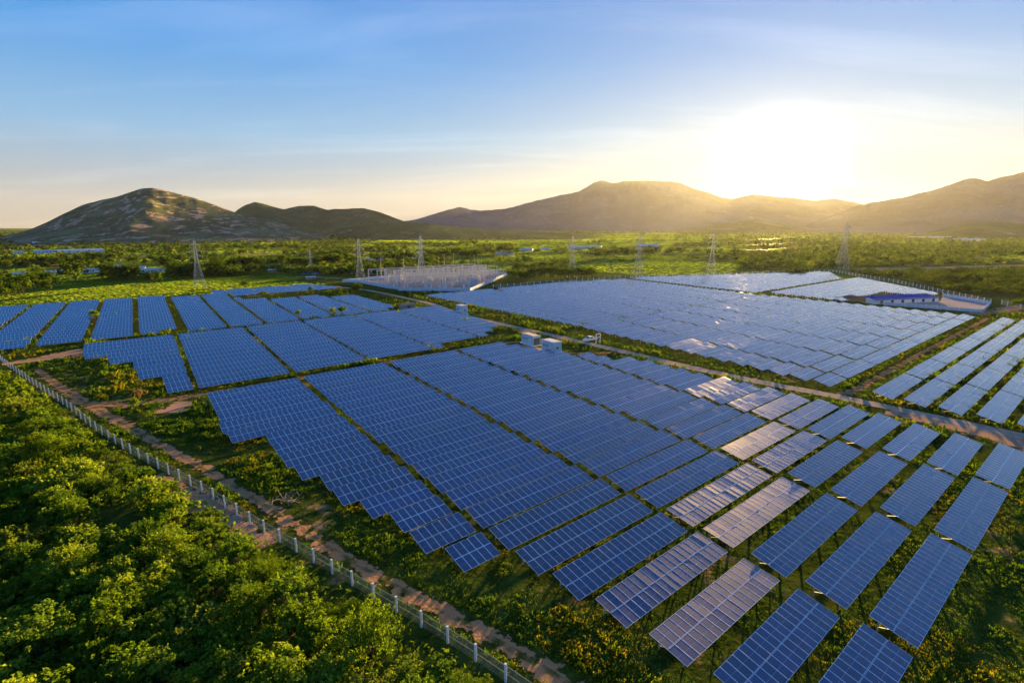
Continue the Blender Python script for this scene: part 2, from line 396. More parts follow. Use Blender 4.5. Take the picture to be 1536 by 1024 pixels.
ridge('hill', [(505,361),(545,349),(575,338),(610,332),(640,334),(680,340),(720,343),(800,347),(850,350),(905,357)], 1950, 480, 700, 'hill_green', 6, .2, 120, 36, 7)
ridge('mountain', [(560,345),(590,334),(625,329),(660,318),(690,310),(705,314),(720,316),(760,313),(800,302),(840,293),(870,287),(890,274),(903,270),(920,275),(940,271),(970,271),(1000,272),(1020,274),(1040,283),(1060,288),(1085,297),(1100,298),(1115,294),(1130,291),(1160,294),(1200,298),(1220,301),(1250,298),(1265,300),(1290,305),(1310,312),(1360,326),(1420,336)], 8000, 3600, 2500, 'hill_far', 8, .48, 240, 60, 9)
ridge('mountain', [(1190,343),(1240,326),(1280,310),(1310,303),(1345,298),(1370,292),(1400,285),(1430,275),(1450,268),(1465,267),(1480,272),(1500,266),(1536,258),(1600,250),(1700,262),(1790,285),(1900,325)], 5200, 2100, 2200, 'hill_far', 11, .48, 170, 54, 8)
ridge('hill', [(1360,354),(1400,346),(1440,337),(1475,331),(1510,334),(1536,335),(1600,342),(1720,353)], 2700, 500, 700, 'hill_green', 13, .2, 90, 30, 7)
ridge('hill', [(970,349),(1010,345),(1050,341),(1090,334),(1130,329),(1160,334),(1200,340),(1270,347)], 4200, 900, 1200, 'hill_green', 15, .2, 80, 26, 7)
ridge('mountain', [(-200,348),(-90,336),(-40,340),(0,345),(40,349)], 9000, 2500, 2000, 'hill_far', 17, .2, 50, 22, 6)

# ------------------------------------------------------------------ solar tables
TILT, WID, PITCHM, ZLOW = R(12.3), 4.03, 1.02, .80
CT, ST = math.cos(TILT), math.sin(TILT)
ORD = ['first','second','third','fourth','fifth','sixth','seventh','eighth','ninth','tenth','eleventh','twelfth','thirteenth','fourteenth','fifteenth','sixteenth','seventeenth','eighteenth','nineteenth','twentieth','twenty-first','twenty-second','twenty-third','twenty-fourth']
TABLES = []
def add_row(field, k, vlow, left, right, gaps, gw=.9):
    cuts = [left]+sorted(x for x in gaps if left+2.5 < x < right-2.5)+[right]
    for c in range(len(cuts)-1):
        a = cuts[c]+(gw/2 if c else 0); b = cuts[c+1]-(gw/2 if c < len(cuts)-2 else 0)
        if b-a < 2: continue
        TABLES.append(dict(field=field, row=k, col=c, ncol=len(cuts)-1, u0=a, u1=b, v=vlow))
# near field
vrow = [7.5,13.36,19.34,25.45,30.97,36.43,42.0]+[42.0+5.45*k for k in range(1,16)]
lend = {0:35.0,1:35.2,2:35.2,3:34.7,4:34.0,5:33.5,6:27.3,7:25.8,8:25.7,9:24.2,10:22.5,11:22.4,12:20.2,13:20.0,14:20.2,15:20.4,16:15.2,17:15.3,18:15.6,19:15.9,20:16.2,21:16.6}
for k, v in enumerate(vrow):
    gaps = [33.3+.046*(v-42), 54.9+.068*(v-45), 76.6+.065*(v-25), 97.8+.13*(v-35) if v > 35 else 97.8]
    if v > 98.5: right = 99.3+(127.7-v)*.28
    elif v > 88: right = 111.8
    else: right = 117.2+ (1.5 if 24 < v < 60 else 0)+random.uniform(-.4,.4)
    add_row('near', k, v, lend[k], right, gaps)
# middle-left field
for k in range(13):
    v = 136.3+5.68*k; w = v-136
    gaps = [16.0+.065*w, 37.8+.070*w, 58.6+.066*w, 80.0+.066*w, 100.5+.058*w]
    left = 10.5 if v < 153 else 6.3 if v < 171 else 1.1 if v < 185 else -4.2
    right = 84.4 if k == 0 else 105.5 if k == 1 else 112.3 if k == 2 else 119.0+(v-153)*.13
    add_row('middle', k, v, left, right, gaps)
# far-left fields
for k in range(20):
    v = 219.3+5.8*k; w = v-220
    gaps = [-16.8+.068*w, -3.0+.062*w, 10.6+.062*w] + ([-30.6+.073*w] if w > 30 else [])
    right = 22.6+.072*w if k else 17.4
    add_row('farleft', k, v, -24.5-.22*w, right, gaps, 1.9)
for k in range(19):
    v = 215.8+5.75*k; w = v-217
    left = 25.8+.063*w; gaps = [38.7+.065*w, 51.6+.063*w, 65.4+.075*w, 79.1+.080*w, 95.0+.04*w]
    right = 109.5+.045*w-(5 if k == 0 else 0) if v < 268 else (97.2 if v < 275 else gaps[4]-2 if v < 283 else gaps[2])
    if v > 288: right = gaps[1]+ (4 if v < 300 else 0)
    add_row('farmid', k, v, left, right, gaps, 1.5)
for k in range(5): add_row('back', k, 314+5.75*k, 60+.3*k, 118-2*k, [75,96], .9)
for k in range(3): add_row('back', k+5, 326+5.75*k, 54, 60, [])
# right-hand fields beyond the gravel road
for k in range(20):
    v = 134.9+5.65*k; w = v-134
    right = 284+.12*w; vm = 241
    left = 141.2
    if k >= 18: right = 186
    add_row('farright', k, v, left, right-(0 if k < 16 else 0), [146+.11*w, 171+.12*w, 196+.12*w, 221+.12*w, 246+.12*w, 270+.12*w], .7)
for k in range(2): add_row('farright', 18+k, 134.9+5.65*(18+k), 190, 282-24*k, [216,240,264], .7)
for k in range(16):
    v = 43.2+5.6*k; w = v-45
    left = 132.2+.095*w
    add_row('right', k, v, left, 286-.02*w, [left+11.5+.13*w+21*j-.06*w*j*.3 for j in range(8)], .7)
for k in range(17):
    v = 141.6+5.65*k
    umax = min(317+(244-v-9)/.425, 424+(v-140)*2.0)
    left = 293+.125*(v-142)
    if umax-left > 8: add_row('back right', k, v, left, umax, [left+22*j+12 for j in range(8)], .7)
for k in range(11):
    v = 130.2-5.65*k
    left = 299-.1*(134-v) if v > 92 else 352
    umax = 389+(v-80)*1.13-9
    if umax-left > 6: add_row('back corner', k, v, left, umax, [left+22*j+10 for j in range(8)], .7)
for k, v in enumerate([31.0,25.0,19.0,13.0,7.1,1.1]):
    add_row('strip', k, v, 132.4-.25*k, 287.5-1.2*k, [157+23.2*j for j in range(6)], .5)

for T in TABLES:
    n = max(2, int((T['u1']-T['u0'])/PITCHM+.12)); T['n'] = n
    um = (T['u0']+T['u1'])/2; vm = T['v']+WID*CT/2; T['um'], T['vm'] = um, vm
    T['loc'] = xy(um, vm)
    c = []
    for du in (-n*PITCHM/2, n*PITCHM/2):
        for dv, z in ((0, ZLOW), (WID*CT, ZLOW+WID*ST)):
            q = project(*xy(um+du, T['v']+dv), z); c.append(q)
    T['area'] = 0; T['inframe'] = 0
    if all(c):
        a, b, d, e = c
        T['area'] = abs((e[0]-a[0])*(b[1]-d[1])-(b[0]-d[0])*(e[1]-a[1]))/2
        xs = [q[0] for q in c]; ys = [q[1] for q in c]
        fx = max(0, min(1536, max(xs))-max(0, min(xs)))/(max(xs)-min(xs)+1e-6); fy = max(0, min(1024, max(ys))-max(0, min(ys)))/(max(ys)-min(ys)+1e-6)
        T['inframe'] = fx*fy
        T['vis'] = T['area']*T['inframe']; T['px'] = (sum(xs)/4, sum(ys)/4)
    else: T['vis'] = 0; T['px'] = (0, 0)
TABLES.sort(key=lambda t: -t['vis'])
KEEP = [t for t in TABLES[:300]]
REST = TABLES[300:]
N_NEAR, N_MID = 36, 120

rng_m = np.random.default_rng(3)
MODX, MODY = .998, 1.985
def module_quads(mb, cx, cy, rng, geo_frame):
    """one module lying in the table plane (local z up = panel normal)"""
    ax, ay = rng.normal(0, .0035), (rng.normal(0, .0025) if geo_frame else abs(rng.normal(0, .002)))
    def P(x, y, z): return (cx+x, cy+y, z+x*ax+y*ay)
    hx, hy = MODX/2, MODY/2; r = rng.random(); f = .032
    if geo_frame:
        ix, iy = hx-f, hy-f; zt, zg = .020, .016
        mb.quads([[P(-ix,-iy,zg),P(ix,-iy,zg),P(ix,iy,zg),P(-ix,iy,zg)]], 0, None, r)
        mb.quads([[P(-hx,-hy,zt),P(hx,-hy,zt),P(ix,-iy,zt),P(-ix,-iy,zt)],[P(hx,-hy,zt),P(hx,hy,zt),P(ix,iy,zt),P(ix,-iy,zt)],
                  [P(hx,hy,zt),P(-hx,hy,zt),P(-ix,iy,zt),P(ix,iy,zt)],[P(-hx,hy,zt),P(-hx,-hy,zt),P(-ix,-iy,zt),P(-ix,iy,zt)]], 1, None, r)
        zb = -.02
        c = [(-hx,-hy),(hx,-hy),(hx,hy),(-hx,hy)]
        for i in range(4):
            a, b = c[i], c[(i+1)%4]
            mb.quads([[P(*a,zb),P(*b,zb),P(*b,zt),P(*a,zt)]], 1, None, r)
        mb.quads([[P(-hx,hy,zb),P(hx,hy,zb),P(hx,-hy,zb),P(-hx,-hy,zb)]], 1, None, r)
    else:
        mb.quads([[P(-hx,-hy,.02),P(hx,-hy,.02),P(hx,hy,.02),P(-hx,hy,.02)]], 0, None, r)
YC = (MODY/2+.0225)     # half seam between the two tiers
ROTT = np.array([[1,0,0],[0,CT,-ST],[0,ST,CT]])
ZMID = ZLOW+WID*ST/2
def tilt_pt(x, y, z=0):
    p = ROTT @ np.array([x, y, z]); return (p[0], p[1], p[2]+ZMID)
MOD_MESH = []
for i in range(10):
    mb = MB(); module_quads(mb, 0, 0, rng_m, True); MOD_MESH.append(mb.mesh('solar_module', [M['glass'], M['alu']]))
ARR = {}
def array_mesh(n, var):
    if (n, var) not in ARR:
        mb = MB()
        for i in range(n):
            for s in (-1, 1): module_quads(mb, (i-(n-1)/2)*PITCHM, s*YC, rng_m, False)
        mb.box((0, 0, -.005), (n*PITCHM-.02, WID-.04, .03), 1, None, .5)
        ARR[(n, var)] = mb.mesh('panel_array', [M['glass_rim'], M['alu']])
    return ARR[(n, var)]
MESHC = {}
def cached(key, fn):
    if key not in MESHC: MESHC[key] = fn()
    return MESHC[key]
def post_mesh(h):
    def f():
        mb = MB(); mb.box((0, 0, h/2-.1), (.13, .09, h+.2))
        return mb.mesh('post', [M['steel'], M['concrete']])
    return cached(('post', round(h, 2)), f)
YF, YR = -1.25, 1.30
def ztab(y): return ZMID+y*ST/CT*CT  # height of the table plane under slope distance y
HF, HR = ZMID+YF*ST-.16, ZMID+YR*ST-.16
def rafter_mesh():
    def f():
        mb = MB(); mb.bar(tilt_pt(0,-1.75,-.13), tilt_pt(0,1.75,-.13), .07, .10); return mb.mesh('rafter', M['steel'])
    return cached('rafter', f)
def purlin_mesh(n):
    def f():
        mb = MB(); L = n*PITCHM/2+.12; mb.box((0,0,0), (2*L, .06, .05)); return mb.mesh('purlin', M['dull_steel'])
    return cached(('purlin', n), f)
def brace_mesh():
    def f():
        mb = MB(); mb.bar((0, YR*CT, .55), tilt_pt(0, -.1, -.14), .05, .05); return mb.mesh('brace', M['steel'])
    return cached('brace', f)

FIELD_TXT = {'near': ('near field','gravel road'), 'middle': ('middle left field','gravel road'), 'right': ('right field','gravel road'),
             'strip': ('right edge strip','side track'), 'farright': ('far right field','gravel road'), 'farleft': ('far left field','green gap'),
             'farmid': ('far middle field','green gap'), 'back': ('back field','meadow'), 'back right': ('back right field','corner'), 'back corner': ('back corner field','corner')}
for idx, T in enumerate(KEEP):
    n = T['n']; f = T['field']
    t = empty('solar_table', (*T['loc'], random.uniform(-.05, .05)), ROWROT)
    row = ORD[T['row']]
    if f in ('near', 'middle'):
        pos = ORD[T['ncol']-1-T['col']]; ref = 'right end'
    else: pos = ORD[T['col']]; ref = 'road end'
    flat = 0.0
    if f == 'near':
        gl = [(1010,940),(1060,870),(1105,770),(1150,690),(1190,620)]
        dm = min(math.dist(T['px'], (a[0]+(b[0]-a[0])*k/6, a[1]+(b[1]-a[1])*k/6)) for a, b in zip(gl, gl[1:]) for k in range(7))
        flat = R(2.1+3.6*(T['px'][1]-640)/250)*math.exp(-(dm/66)**2)      # a few tables are set flatter and catch the low sun
    t.rotation_euler = ((random.gauss(0, .004) if f in ('near', 'middle') else abs(random.gauss(0, .003)))-flat, random.gauss(0, .003), ROWROT+random.gauss(0, .0015))
    look = 'dark blue solar table' if f in ('near','middle') else 'pale shining solar table' if f in ('right','strip') else 'sky-blue solar table'
    if flat > R(1.3): look = 'solar table with orange glint'
    if n <= 9: look = 'short '+look
    tag(t, '%s, %s from %s, %s row of %s' % (look, pos, ref, row, FIELD_TXT[f][0]), 'solar panel', 'solar tables of the '+FIELD_TXT[f][0])
    tint = max(0, min(1, random.gauss(.62 if T['px'][0] < 800 else .45, .26)))
    if f == 'near' and T['row'] == 9 and T['col'] == 0: tint = 1.6
    near = idx < N_NEAR
    if near:
        for i in range(n):
            for s in (-1, 1):
                o = link('solar_module', MOD_MESH[random.randrange(10)], t, tilt_pt((i-(n-1)/2)*PITCHM, s*YC))
                o.rotation_euler = (TILT, 0, 0); o['tint'] = max(0, tint+random.gauss(0, .26))
    else:
        o = link('panel_array', array_mesh(n, random.randrange(3)), t, (0, 0, ZMID)); o.rotation_euler = (TILT, 0, 0); o['tint'] = tint
    if near:
        for y in (-1.5, -.5, .5, 1.5):
            p = link('purlin', purlin_mesh(n), t, tilt_pt(0, y, -.055)); p.rotation_euler = (TILT, 0, 0)
    elif idx < N_MID:
        for y in (-1., 1.):
            p = link('purlin', purlin_mesh(n), t, tilt_pt(0, y, -.055)); p.rotation_euler = (TILT, 0, 0)
    xe = n*PITCHM/2-.55
    xs = np.linspace(-xe, xe, max(2, int(n/4.5)+1)) if near else (np.array([-xe, 0, xe]) if idx < N_MID else np.array([-xe]))
    for x in xs:
        link('post', post_mesh(HF), t, (x, YF*CT, 0)); link('post', post_mesh(HR), t, (x, YR*CT, 0))
        if near or (idx < N_MID and x < 0):
            link('rafter', rafter_mesh(), t, (x, 0, 0))
            if x == xs[0]: link('brace', brace_mesh(), t, (x, 0, 0))
# the farther tables, past three hundred, as one mass
mb = MB(); rr = np.array([[math.cos(ROWROT), -math.sin(ROWROT), 0], [math.sin(ROWROT), math.cos(ROWROT), 0], [0,0,1]])
for T in REST:
    n = T['n']; tl = TILT+abs(rng_m.normal(0, .003))
    c_, s_ = math.cos(tl), math.sin(tl); Rt = rr @ np.array([[1,0,0],[0,c_,-s_],[0,s_,c_]])
    sub = MB()
    for i in range(n):
        for s in (-1, 1): module_quads(sub, (i-(n-1)/2)*PITCHM, s*YC, rng_m, False)
    off = np.array([*T['loc'], ZMID])
    tr = rng_m.normal(0, .12)
    for q, r in zip(sub.q, sub.r): mb.quads(q @ Rt.T + off, 0, None, np.clip(r+tr, 0, 1))
    mb.box(off, (n*PITCHM-.02, WID-.04, .03), 1, Rt, .5)
    for x in (-n*PITCHM/2+.5, 0, n*PITCHM/2-.5):
        for y, h in ((YF*CT, HF), (YR*CT, HR)):
            p = rr @ np.array([x, y, h/2]); mb.box(p+np.array([*T['loc'], 0]), (.13, .12, h), 1, rr, .5, False)
o = mb.build('solar_tables', [M['glass_rim'], M['alu']]); o['tint'] = .45
tag(o, 'distant rows of solar tables shining in the far panel fields', 'solar panels', None, 'stuff')
print('TABLES', len(TABLES), 'kept', len(KEEP), 'rest', len(REST))

# ------------------------------------------------------------------ vegetation
def leaf_quads(P, N, size, rng, aspect=.62):
    """diamond leaves at points P with normals N"""
    n = len(P); size = np.broadcast_to(size, (n,))[:, None]
    a = rng.normal(size=(n, 3)); a -= (a*N).sum(1, keepdims=True)*N; a /= np.linalg.norm(a, axis=1, keepdims=True)+1e-9
    b = np.cross(N, a)
    L = a*size; Wd = b*size*aspect*.5
    droop = N*size*.12
    return np.stack([P-L*.5-droop, P+Wd*1.0-L*.05, P+L*.5-droop, P-Wd-L*.05], 1)
def unit(v): return v/(np.linalg.norm(v, axis=1, keepdims=True)+1e-9)
def crown_quads(rng, Rx, H, z0, nclump, per, size, clump_r, flat=.0, lump=.35, inner=.25):
    """uneven crown: leaf clumps spread through an irregular dome"""
    Q, RN = [], []
    for _ in range(nclump):
        d = rng.normal(size=3); d /= np.linalg.norm(d)
        if d[2] < -.35: d[2] = abs(d[2])
        k = 1+lump*noise.noise((d[0]*1.7+rng.integers(0, 2)*0, d[1]*1.7, d[2]*1.7+Rx))*1.6
        rad = k*(rng.random()**.35 if rng.random() > inner else rng.random()*.8)
        c = np.array([d[0]*Rx*rad, d[1]*Rx*rad, z0+H*.5+d[2]*H*.5*rad])
        cr = clump_r*rng.uniform(.6, 1.35)
        m = int(per*rng.uniform(.6, 1.4))
        o = rng.normal(size=(m, 3)); o = unit(o)*(rng.random((m, 1))**.5)*cr; o[:, 2] *= .75
        P = c+o
        Nn = unit(unit(o)*.5+np.array([0,0,.55])+d*.35+rng.normal(size=(m, 3))*.45)
        Q.append(leaf_quads(P, Nn, size*rng.uniform(.65, 1.35, m), rng)); base = rng.uniform(.05, .95)
        RN.append(np.clip(base+rng.normal(0, .16, m)+.16*(o[:, 2]/cr), 0, 1))
    return np.concatenate(Q), np.concatenate(RN)
def shrub_mesh(seed, Rx, H, nclump, per, size, clump_r, mat='shrub', lump=.45):
    rng = np.random.default_rng(seed); mb = MB()
    q, r = crown_quads(rng, Rx, H, .15, nclump, per, size, clump_r, lump=lump)
    q[:, :, 2] = np.maximum(q[:, :, 2], .05)
    mb.quads(q, 0, None, r)
    for _ in range(7):
        a = rng.uniform(0, 6.28); e = rng.uniform(.3, .75)
        mb.tube((rng.normal(0, .12), rng.normal(0, .12), 0), (math.cos(a)*Rx*e, math.sin(a)*Rx*e, H*rng.uniform(.5, .85)), .07, .02, 5, 1, .5)
    # upright leafy shoots standing out of the crown
    for _ in range(int(nclump*.22)):
        a = rng.uniform(0, 6.28); e = rng.uniform(0, .85)*Rx; zt = .15+H*.5+H*.5*math.sqrt(max(0, 1-(e/Rx)**2))
        h = rng.uniform(.25, .75); m = 9; tt = np.linspace(0, 1, m)
        lean = rng.normal(0, .15, 2)
        P = np.stack([math.cos(a)*e+lean[0]*tt, math.sin(a)*e+lean[1]*tt, zt-.2+tt*h], 1)+rng.normal(0, .05, (m, 3))
        Nn = unit(np.array([0,0,.9])+rng.normal(size=(m, 3))*.6)
        mb.quads(leaf_quads(P, Nn, size*rng.uniform(.7, 1.2, m), rng), 0, None, np.clip(rng.normal(.75, .15, m), 0, 1))
    return mb.mesh('scrub_bush', [M[mat], M['bark']])
SHRUBS = [shrub_mesh(20, 2.5, 3.0, 120, 34, .30, .46), shrub_mesh(21, 2.3, 3.6, 150, 30, .24, .36, 'shrub_deep', .6), shrub_mesh(22, 2.9, 2.6, 100, 40, .36, .60, 'shrub', .55),
          shrub_mesh(23, 2.2, 2.2, 90, 36, .26, .42, 'shrub_olive', .7), shrub_mesh(24, 2.6, 3.4, 80, 46, .44, .72, 'shrub_deep', .4), shrub_mesh(25, 2.0, 4.2, 130, 30, .28, .40, 'shrub', .7),
          shrub_mesh(26, 2.7, 2.8, 130, 30, .22, .34, 'shrub_olive', .5), shrub_mesh(27, 2.5, 3.2, 110, 34, .33, .5, 'shrub', .6)]
FEATHER = [shrub_mesh(40+i, 2.4, 3.4, 170, 40, .17, .50, 'shrub', .5) for i in range(2)]

FENCE = [(-27,228),(-21.8,200.4),(-15,172),(-7.3,142.1),(-3,122),(1.8,103.4),(8.6,82.0),(11.9,68.4),(14.8,58.3),(17.6,48.3),(19.4,42),(21.3,35.6),(22.8,28.9),(24.4,21),(26.2,12)]
def fence_u(v):
    p = sorted(FENCE, key=lambda a: a[1])
    return float(np.interp(v, [a[1] for a in p], [a[0] for a in p]))
# thicket beyond the fence
spots = []; tries = 0
rs = random.Random(11)
while tries < 40000:
    tries += 1
    v = rs.uniform(-20, 190); u = fence_u(v)-3.0-rs.random()**.9*78
    x, y = xy(u, v)
    if y < 14 or math.hypot(x, y) > 190: continue
    q = project(x, y, 1.5)
    if q is None or q[0] < -230 or q[1] > 1230 or q[0] > 900: continue
    # the bare clearing beside the fence
    if math.hypot((u+1.5)/4.2, (v-79)/6.5) < 1 : continue
    gap = fence_u(v)-u
    s = rs.uniform(.62, 1.22)*(.75 if gap < 5 else 1)
    md = 3.1*s*(1+.0035*max(0, math.hypot(x, y)-70))
    if any((x-a)**2+(y-b)**2 < (md*.5+m*.5)**2 for a, b, m, *_ in spots): continue
    spots.append((x, y, md, s, gap, q))
spots.sort(key=lambda t: math.hypot(t[0], t[1]))
print('SHRUBS', len(spots))
seen = 0; rest = []
for x, y, md, s, gap, q in spots:
    if seen < 205 and -120 < q[0] < 860 and q[1] < 1140:
        feather = rs.random() < .16
        o = link('scrub_bush', FEATHER[rs.randrange(2)] if feather else SHRUBS[rs.choice((0, 0, 1, 1, 2, 2, 3, 4, 5, 6, 7, 7))], None, (x, y, -.1), rs.uniform(0, 6.28))
        o.scale = (s*rs.uniform(.9, 1.15), s*rs.uniform(.9, 1.15), s*rs.uniform(.7, 1.25)*(.6 if gap < 5 else 1))
        zone = 'along the outer side of the post fence' if gap < 6 else 'in the thicket outside the fence'
        tag(o, ('feathery pale green bush ' if feather else 'leafy green bush ')+zone, 'bush', ('feathery ' if feather else 'leafy ')+'bushes '+zone); seen += 1
    else: rest.append((x, y, s))
if rest:
    mb = MB()
    rg = np.random.default_rng(5)
    for x, y, s in rest:
        q, r = crown_quads(rg, 2.6*s, 3.0*s, .1, 26, 16, .6, .6); mb.quads(q+np.array([x, y, 0]), 0, None, r)
    tag(mb.build('undergrowth', M['shrub']), 'dense far green scrub beyond the end of the fence', 'scrub', None, 'stuff')
# low leaf litter and creepers that close the floor of the thicket
mb = MB(); rg = np.random.default_rng(6); P = []
for _ in range(42000):
    v = rg.uniform(-15, 175); u = fence_u(v)-1.0-rg.random()*70
    if math.hypot((u+1.5)/3.8, (v-79)/6) < 1 and rg.random() < .9: continue
    x, y = xy(u, v)
    if y < 14 or math.hypot(x, y) > 170: continue
    P.append((x, y, rg.uniform(.05, .7)))
P = np.array(P); Nn = unit(np.array([0,0,1.])+rg.normal(size=P.shape)*.5)
mb.quads(leaf_quads(P, Nn, rg.uniform(.3, .75, len(P)), rg), 0, None, np.clip(rg.normal(.35, .22, len(P)), 0, 1))
tag(mb.build('undergrowth', M['shrub']), 'low creepers and leaves covering the ground between the bushes', 'undergrowth', None, 'stuff')

# ---- grass: tufts on open ground, never on the tracks
def seg_dist(p, line):
    p = np.asarray(p); best = np.full(len(p), 1e9)
    for a, b in zip(line[:-1], line[1:]):
        a = np.array(a, float); b = np.array(b, float); d = b-a
        t = np.clip(((p-a) @ d)/(d @ d), 0, 1); best = np.minimum(best, np.linalg.norm(p-(a+t[:, None]*d), axis=1))
    return best
rg = np.random.default_rng(9)
def sample_ground(n, rmin, rmax, az0, az1, power):
    r = (rmin**power+(rmax**power-rmin**power)*rg.random(n))**(1/power); a = rg.uniform(az0, az1, n)
    return np.stack([np.sin(a)*r, np.cos(a)*r], 1)
xyp = np.concatenate([sample_ground(60000, 34, 120, R(-48), R(56), 1.1), sample_ground(42000, 100, 330, R(-50), R(56), .9)])
uvp = np.stack([xyp[:, 0]*SY+xyp[:, 1]*CY, -xyp[:, 0]*CY+xyp[:, 1]*SY], 1)
fu = np.interp(uvp[:, 1], [a[1] for a in reversed(FENCE)], [a[0] for a in reversed(FENCE)])
ok = (uvp[:, 0] > fu+.4) | (uvp[:, 1] > 229)
ok &= seg_dist(uvp, ROAD) > 2.3; ok &= seg_dist(uvp, SPUR) > 1.4; ok &= seg_dist(uvp, TRACK_MID) > 1.5; ok &= seg_dist(uvp, TRACK_FENCE) > 1.2
ok &= seg_dist(uvp, [(-20,199.5),(-14,200),(-7,202.5),(-4,206)]) > 4.5; ok &= seg_dist(uvp, [(105,127),(107.5,111.5)]) > 3.5; ok &= seg_dist(uvp, [(9,124),(13,130)]) > 2.5; ok &= seg_dist(uvp, [(118,2),(124,6),(127,18),(125,30)]) > 3.2
ok &= seg_dist(uvp, [(3,92),(8,78),(12.5,62)]) > 1.4
ok &= ~((uvp[:, 0] > 143) & (uvp[:, 0] < 262) & (uvp[:, 1] > 250+np.clip(176-uvp[:, 0], 0, 40)*.95) & (uvp[:, 1] < 360) & (uvp[:, 1] > 250+(uvp[:, 0]-176)*.85))
# deep under the panel fields nothing is seen: thin the grass there
deep = np.zeros(len(uvp), bool)
for (a, b, c, d) in ((37,116,43,126),(20,112,138,205),(-14,96,224,330),(145,280,50,128),(145,284,138,236),(300,460,80,240)):
    deep |= (uvp[:, 0] > a) & (uvp[:, 0] < b) & (uvp[:, 1] > c) & (uvp[:, 1] < d)
ok &= ~(deep & (rg.random(len(uvp)) < .85))
xyp = xyp[ok]; uvp = uvp[ok]
dist = np.linalg.norm(xyp, axis=1)
pat = np.array([noise.noise((x*.09, y*.09, 0))+.6*noise.noise((x*.4, y*.4, 5)) for x, y in xyp])
k = pat > -.42
xyp, dist, pat, uvp = xyp[k], dist[k], pat[k], uvp[k]
mbg, mbw, mbd = MB(), MB(), MB()
yel = np.array([noise.noise((x*.07+40, y*.07, 9))+.5*noise.noise((x*.3, y*.3, 2)) for x, y in xyp])+rg.normal(size=len(xyp))*.12
for nb in (7,):
    n = len(xyp)
    h = np.clip(.34+.5*pat, .12, .95)*rg.uniform(.6, 1.3, n)*np.clip(dist/80, .8, 2.2)
    infield = (uvp[:, 0] > 33) & (uvp[:, 0] < 117) & (uvp[:, 1] > 6) & (uvp[:, 1] < 130) | (uvp[:, 0] > 131) & (uvp[:, 1] < 135) & (uvp[:, 1] > 43)
    h = np.where(infield, h*.45, h)
    for b in range(nb):
        a = rg.uniform(0, 6.28, n); out = rg.uniform(.15, .75, n)*h*1.1
        d = np.stack([np.cos(a), np.sin(a), np.zeros(n)], 1); s = np.stack([-np.sin(a), np.cos(a), np.zeros(n)], 1)
        base = np.stack([xyp[:, 0], xyp[:, 1], np.zeros(n)], 1)+rg.normal(0, .12, (n, 3))*np.array([1,1,0])
        w = (h*.20+.03)[:, None]
        tip = base+d*out[:, None]+np.array([0,0,1.])*(h*rg.uniform(.55, 1.1, n))[:, None]
        midp = (base+tip)/2+np.array([0,0,1.])*(h*.14)[:, None]
        q = np.stack([base-s*w*.3, midp-s*w*.6, tip, midp+s*w*.6], 1)
        r = np.clip(.35+.5*pat+rg.normal(0, .2, n), 0, 1)
        # yellow heads catch on the upper blades of some patches
        yy = (yel > .26) & (b >= 3)
        mbg.quads(q[~yy], 0, None, r[~yy]); mbw.quads(q[yy], 0, None, rg.random(yy.sum()))
tag(mbg.build('grass', M['grass']), 'rough green grass and weeds growing between and around the panel rows', 'grass', None, 'stuff')
tag(mbw.build('weeds', M['weeds']), 'yellow topped weeds in drifts on the open ground inside the fence', 'weeds', None, 'stuff')
# bushy weeds: small individual-looking clumps of ground cover
mb = MB()
sel = np.flatnonzero((pat > .12) & (dist < 250) & ~infield & (rg.random(len(pat)) < .16))
for i in sel:
    m = 26; s = rg.uniform(.35, .8)*min(1.8, max(.8, dist[i]/90))
    o = unit(rg.normal(size=(m, 3)))*s*rg.random((m, 1))**.4; o[:, 2] = abs(o[:, 2])*.75
    mb.quads(leaf_quads(np.array([xyp[i,0], xyp[i,1], 0])+o, unit(o+np.array([0,0,.6])*s), s*.42*rg.uniform(.7, 1.3, m), rg), 0, None, np.clip(rg.normal(.5, .2, m)+rg.normal(0, .2), 0, 1))
tag(mb.build('ground_cover', M['grass']), 'low bushy weeds scattered over the ground around the panels', 'weeds', None, 'stuff')

# ---- trees
def tree_parts(seed, Rx, H, trunk_h, nclump, per, size, mat='tree'):
    rng = np.random.default_rng(seed); mb = MB()
    q, r = crown_quads(rng, Rx, H-trunk_h, trunk_h, nclump, per, size, size*1.5, lump=.55, inner=.2); mb.quads(q, 0, None, r)
    crown = mb.mesh('crown', M[mat]); tb = MB()
    tb.tube((0,0,-.2), (.1*Rx, .05, trunk_h*1.25), H*.032, H*.02, 7, 0)
    for k in range(5):
        a = k*1.25+rng.uniform(-.3, .3); tb.tube((.06*Rx, .03, trunk_h*rng.uniform(.7, 1.15)), (math.cos(a)*Rx*.6, math.sin(a)*Rx*.6, trunk_h+(H-trunk_h)*rng.uniform(.35, .7)), H*.016, H*.006, 5, 0)
    trunk = tb.mesh('trunk', M['bark'])
    allm = MB(); allm.q = mb.q+tb.q; allm.uv = mb.uv+tb.uv; allm.r = mb.r+tb.r; allm.m = mb.m+[np.full_like(a, 1) for a in tb.m]
    return trunk, crown, allm.mesh('tree', [M[mat], M['bark']])
TREES = [tree_parts(60+i, [3.2,4.2,3.6,5.0,2.6,4.6][i], [7,8.5,9.5,8,8,7][i], [1.6,2,2.2,1.8,1.6,1.2][i], 80, 12, .85) for i in range(6)]
ROUND = [tree_parts(80+i, 1.0, 2.4, .55, 60, 14, .26, 'shrub') for i in range(2)]
rt = random.Random(21)
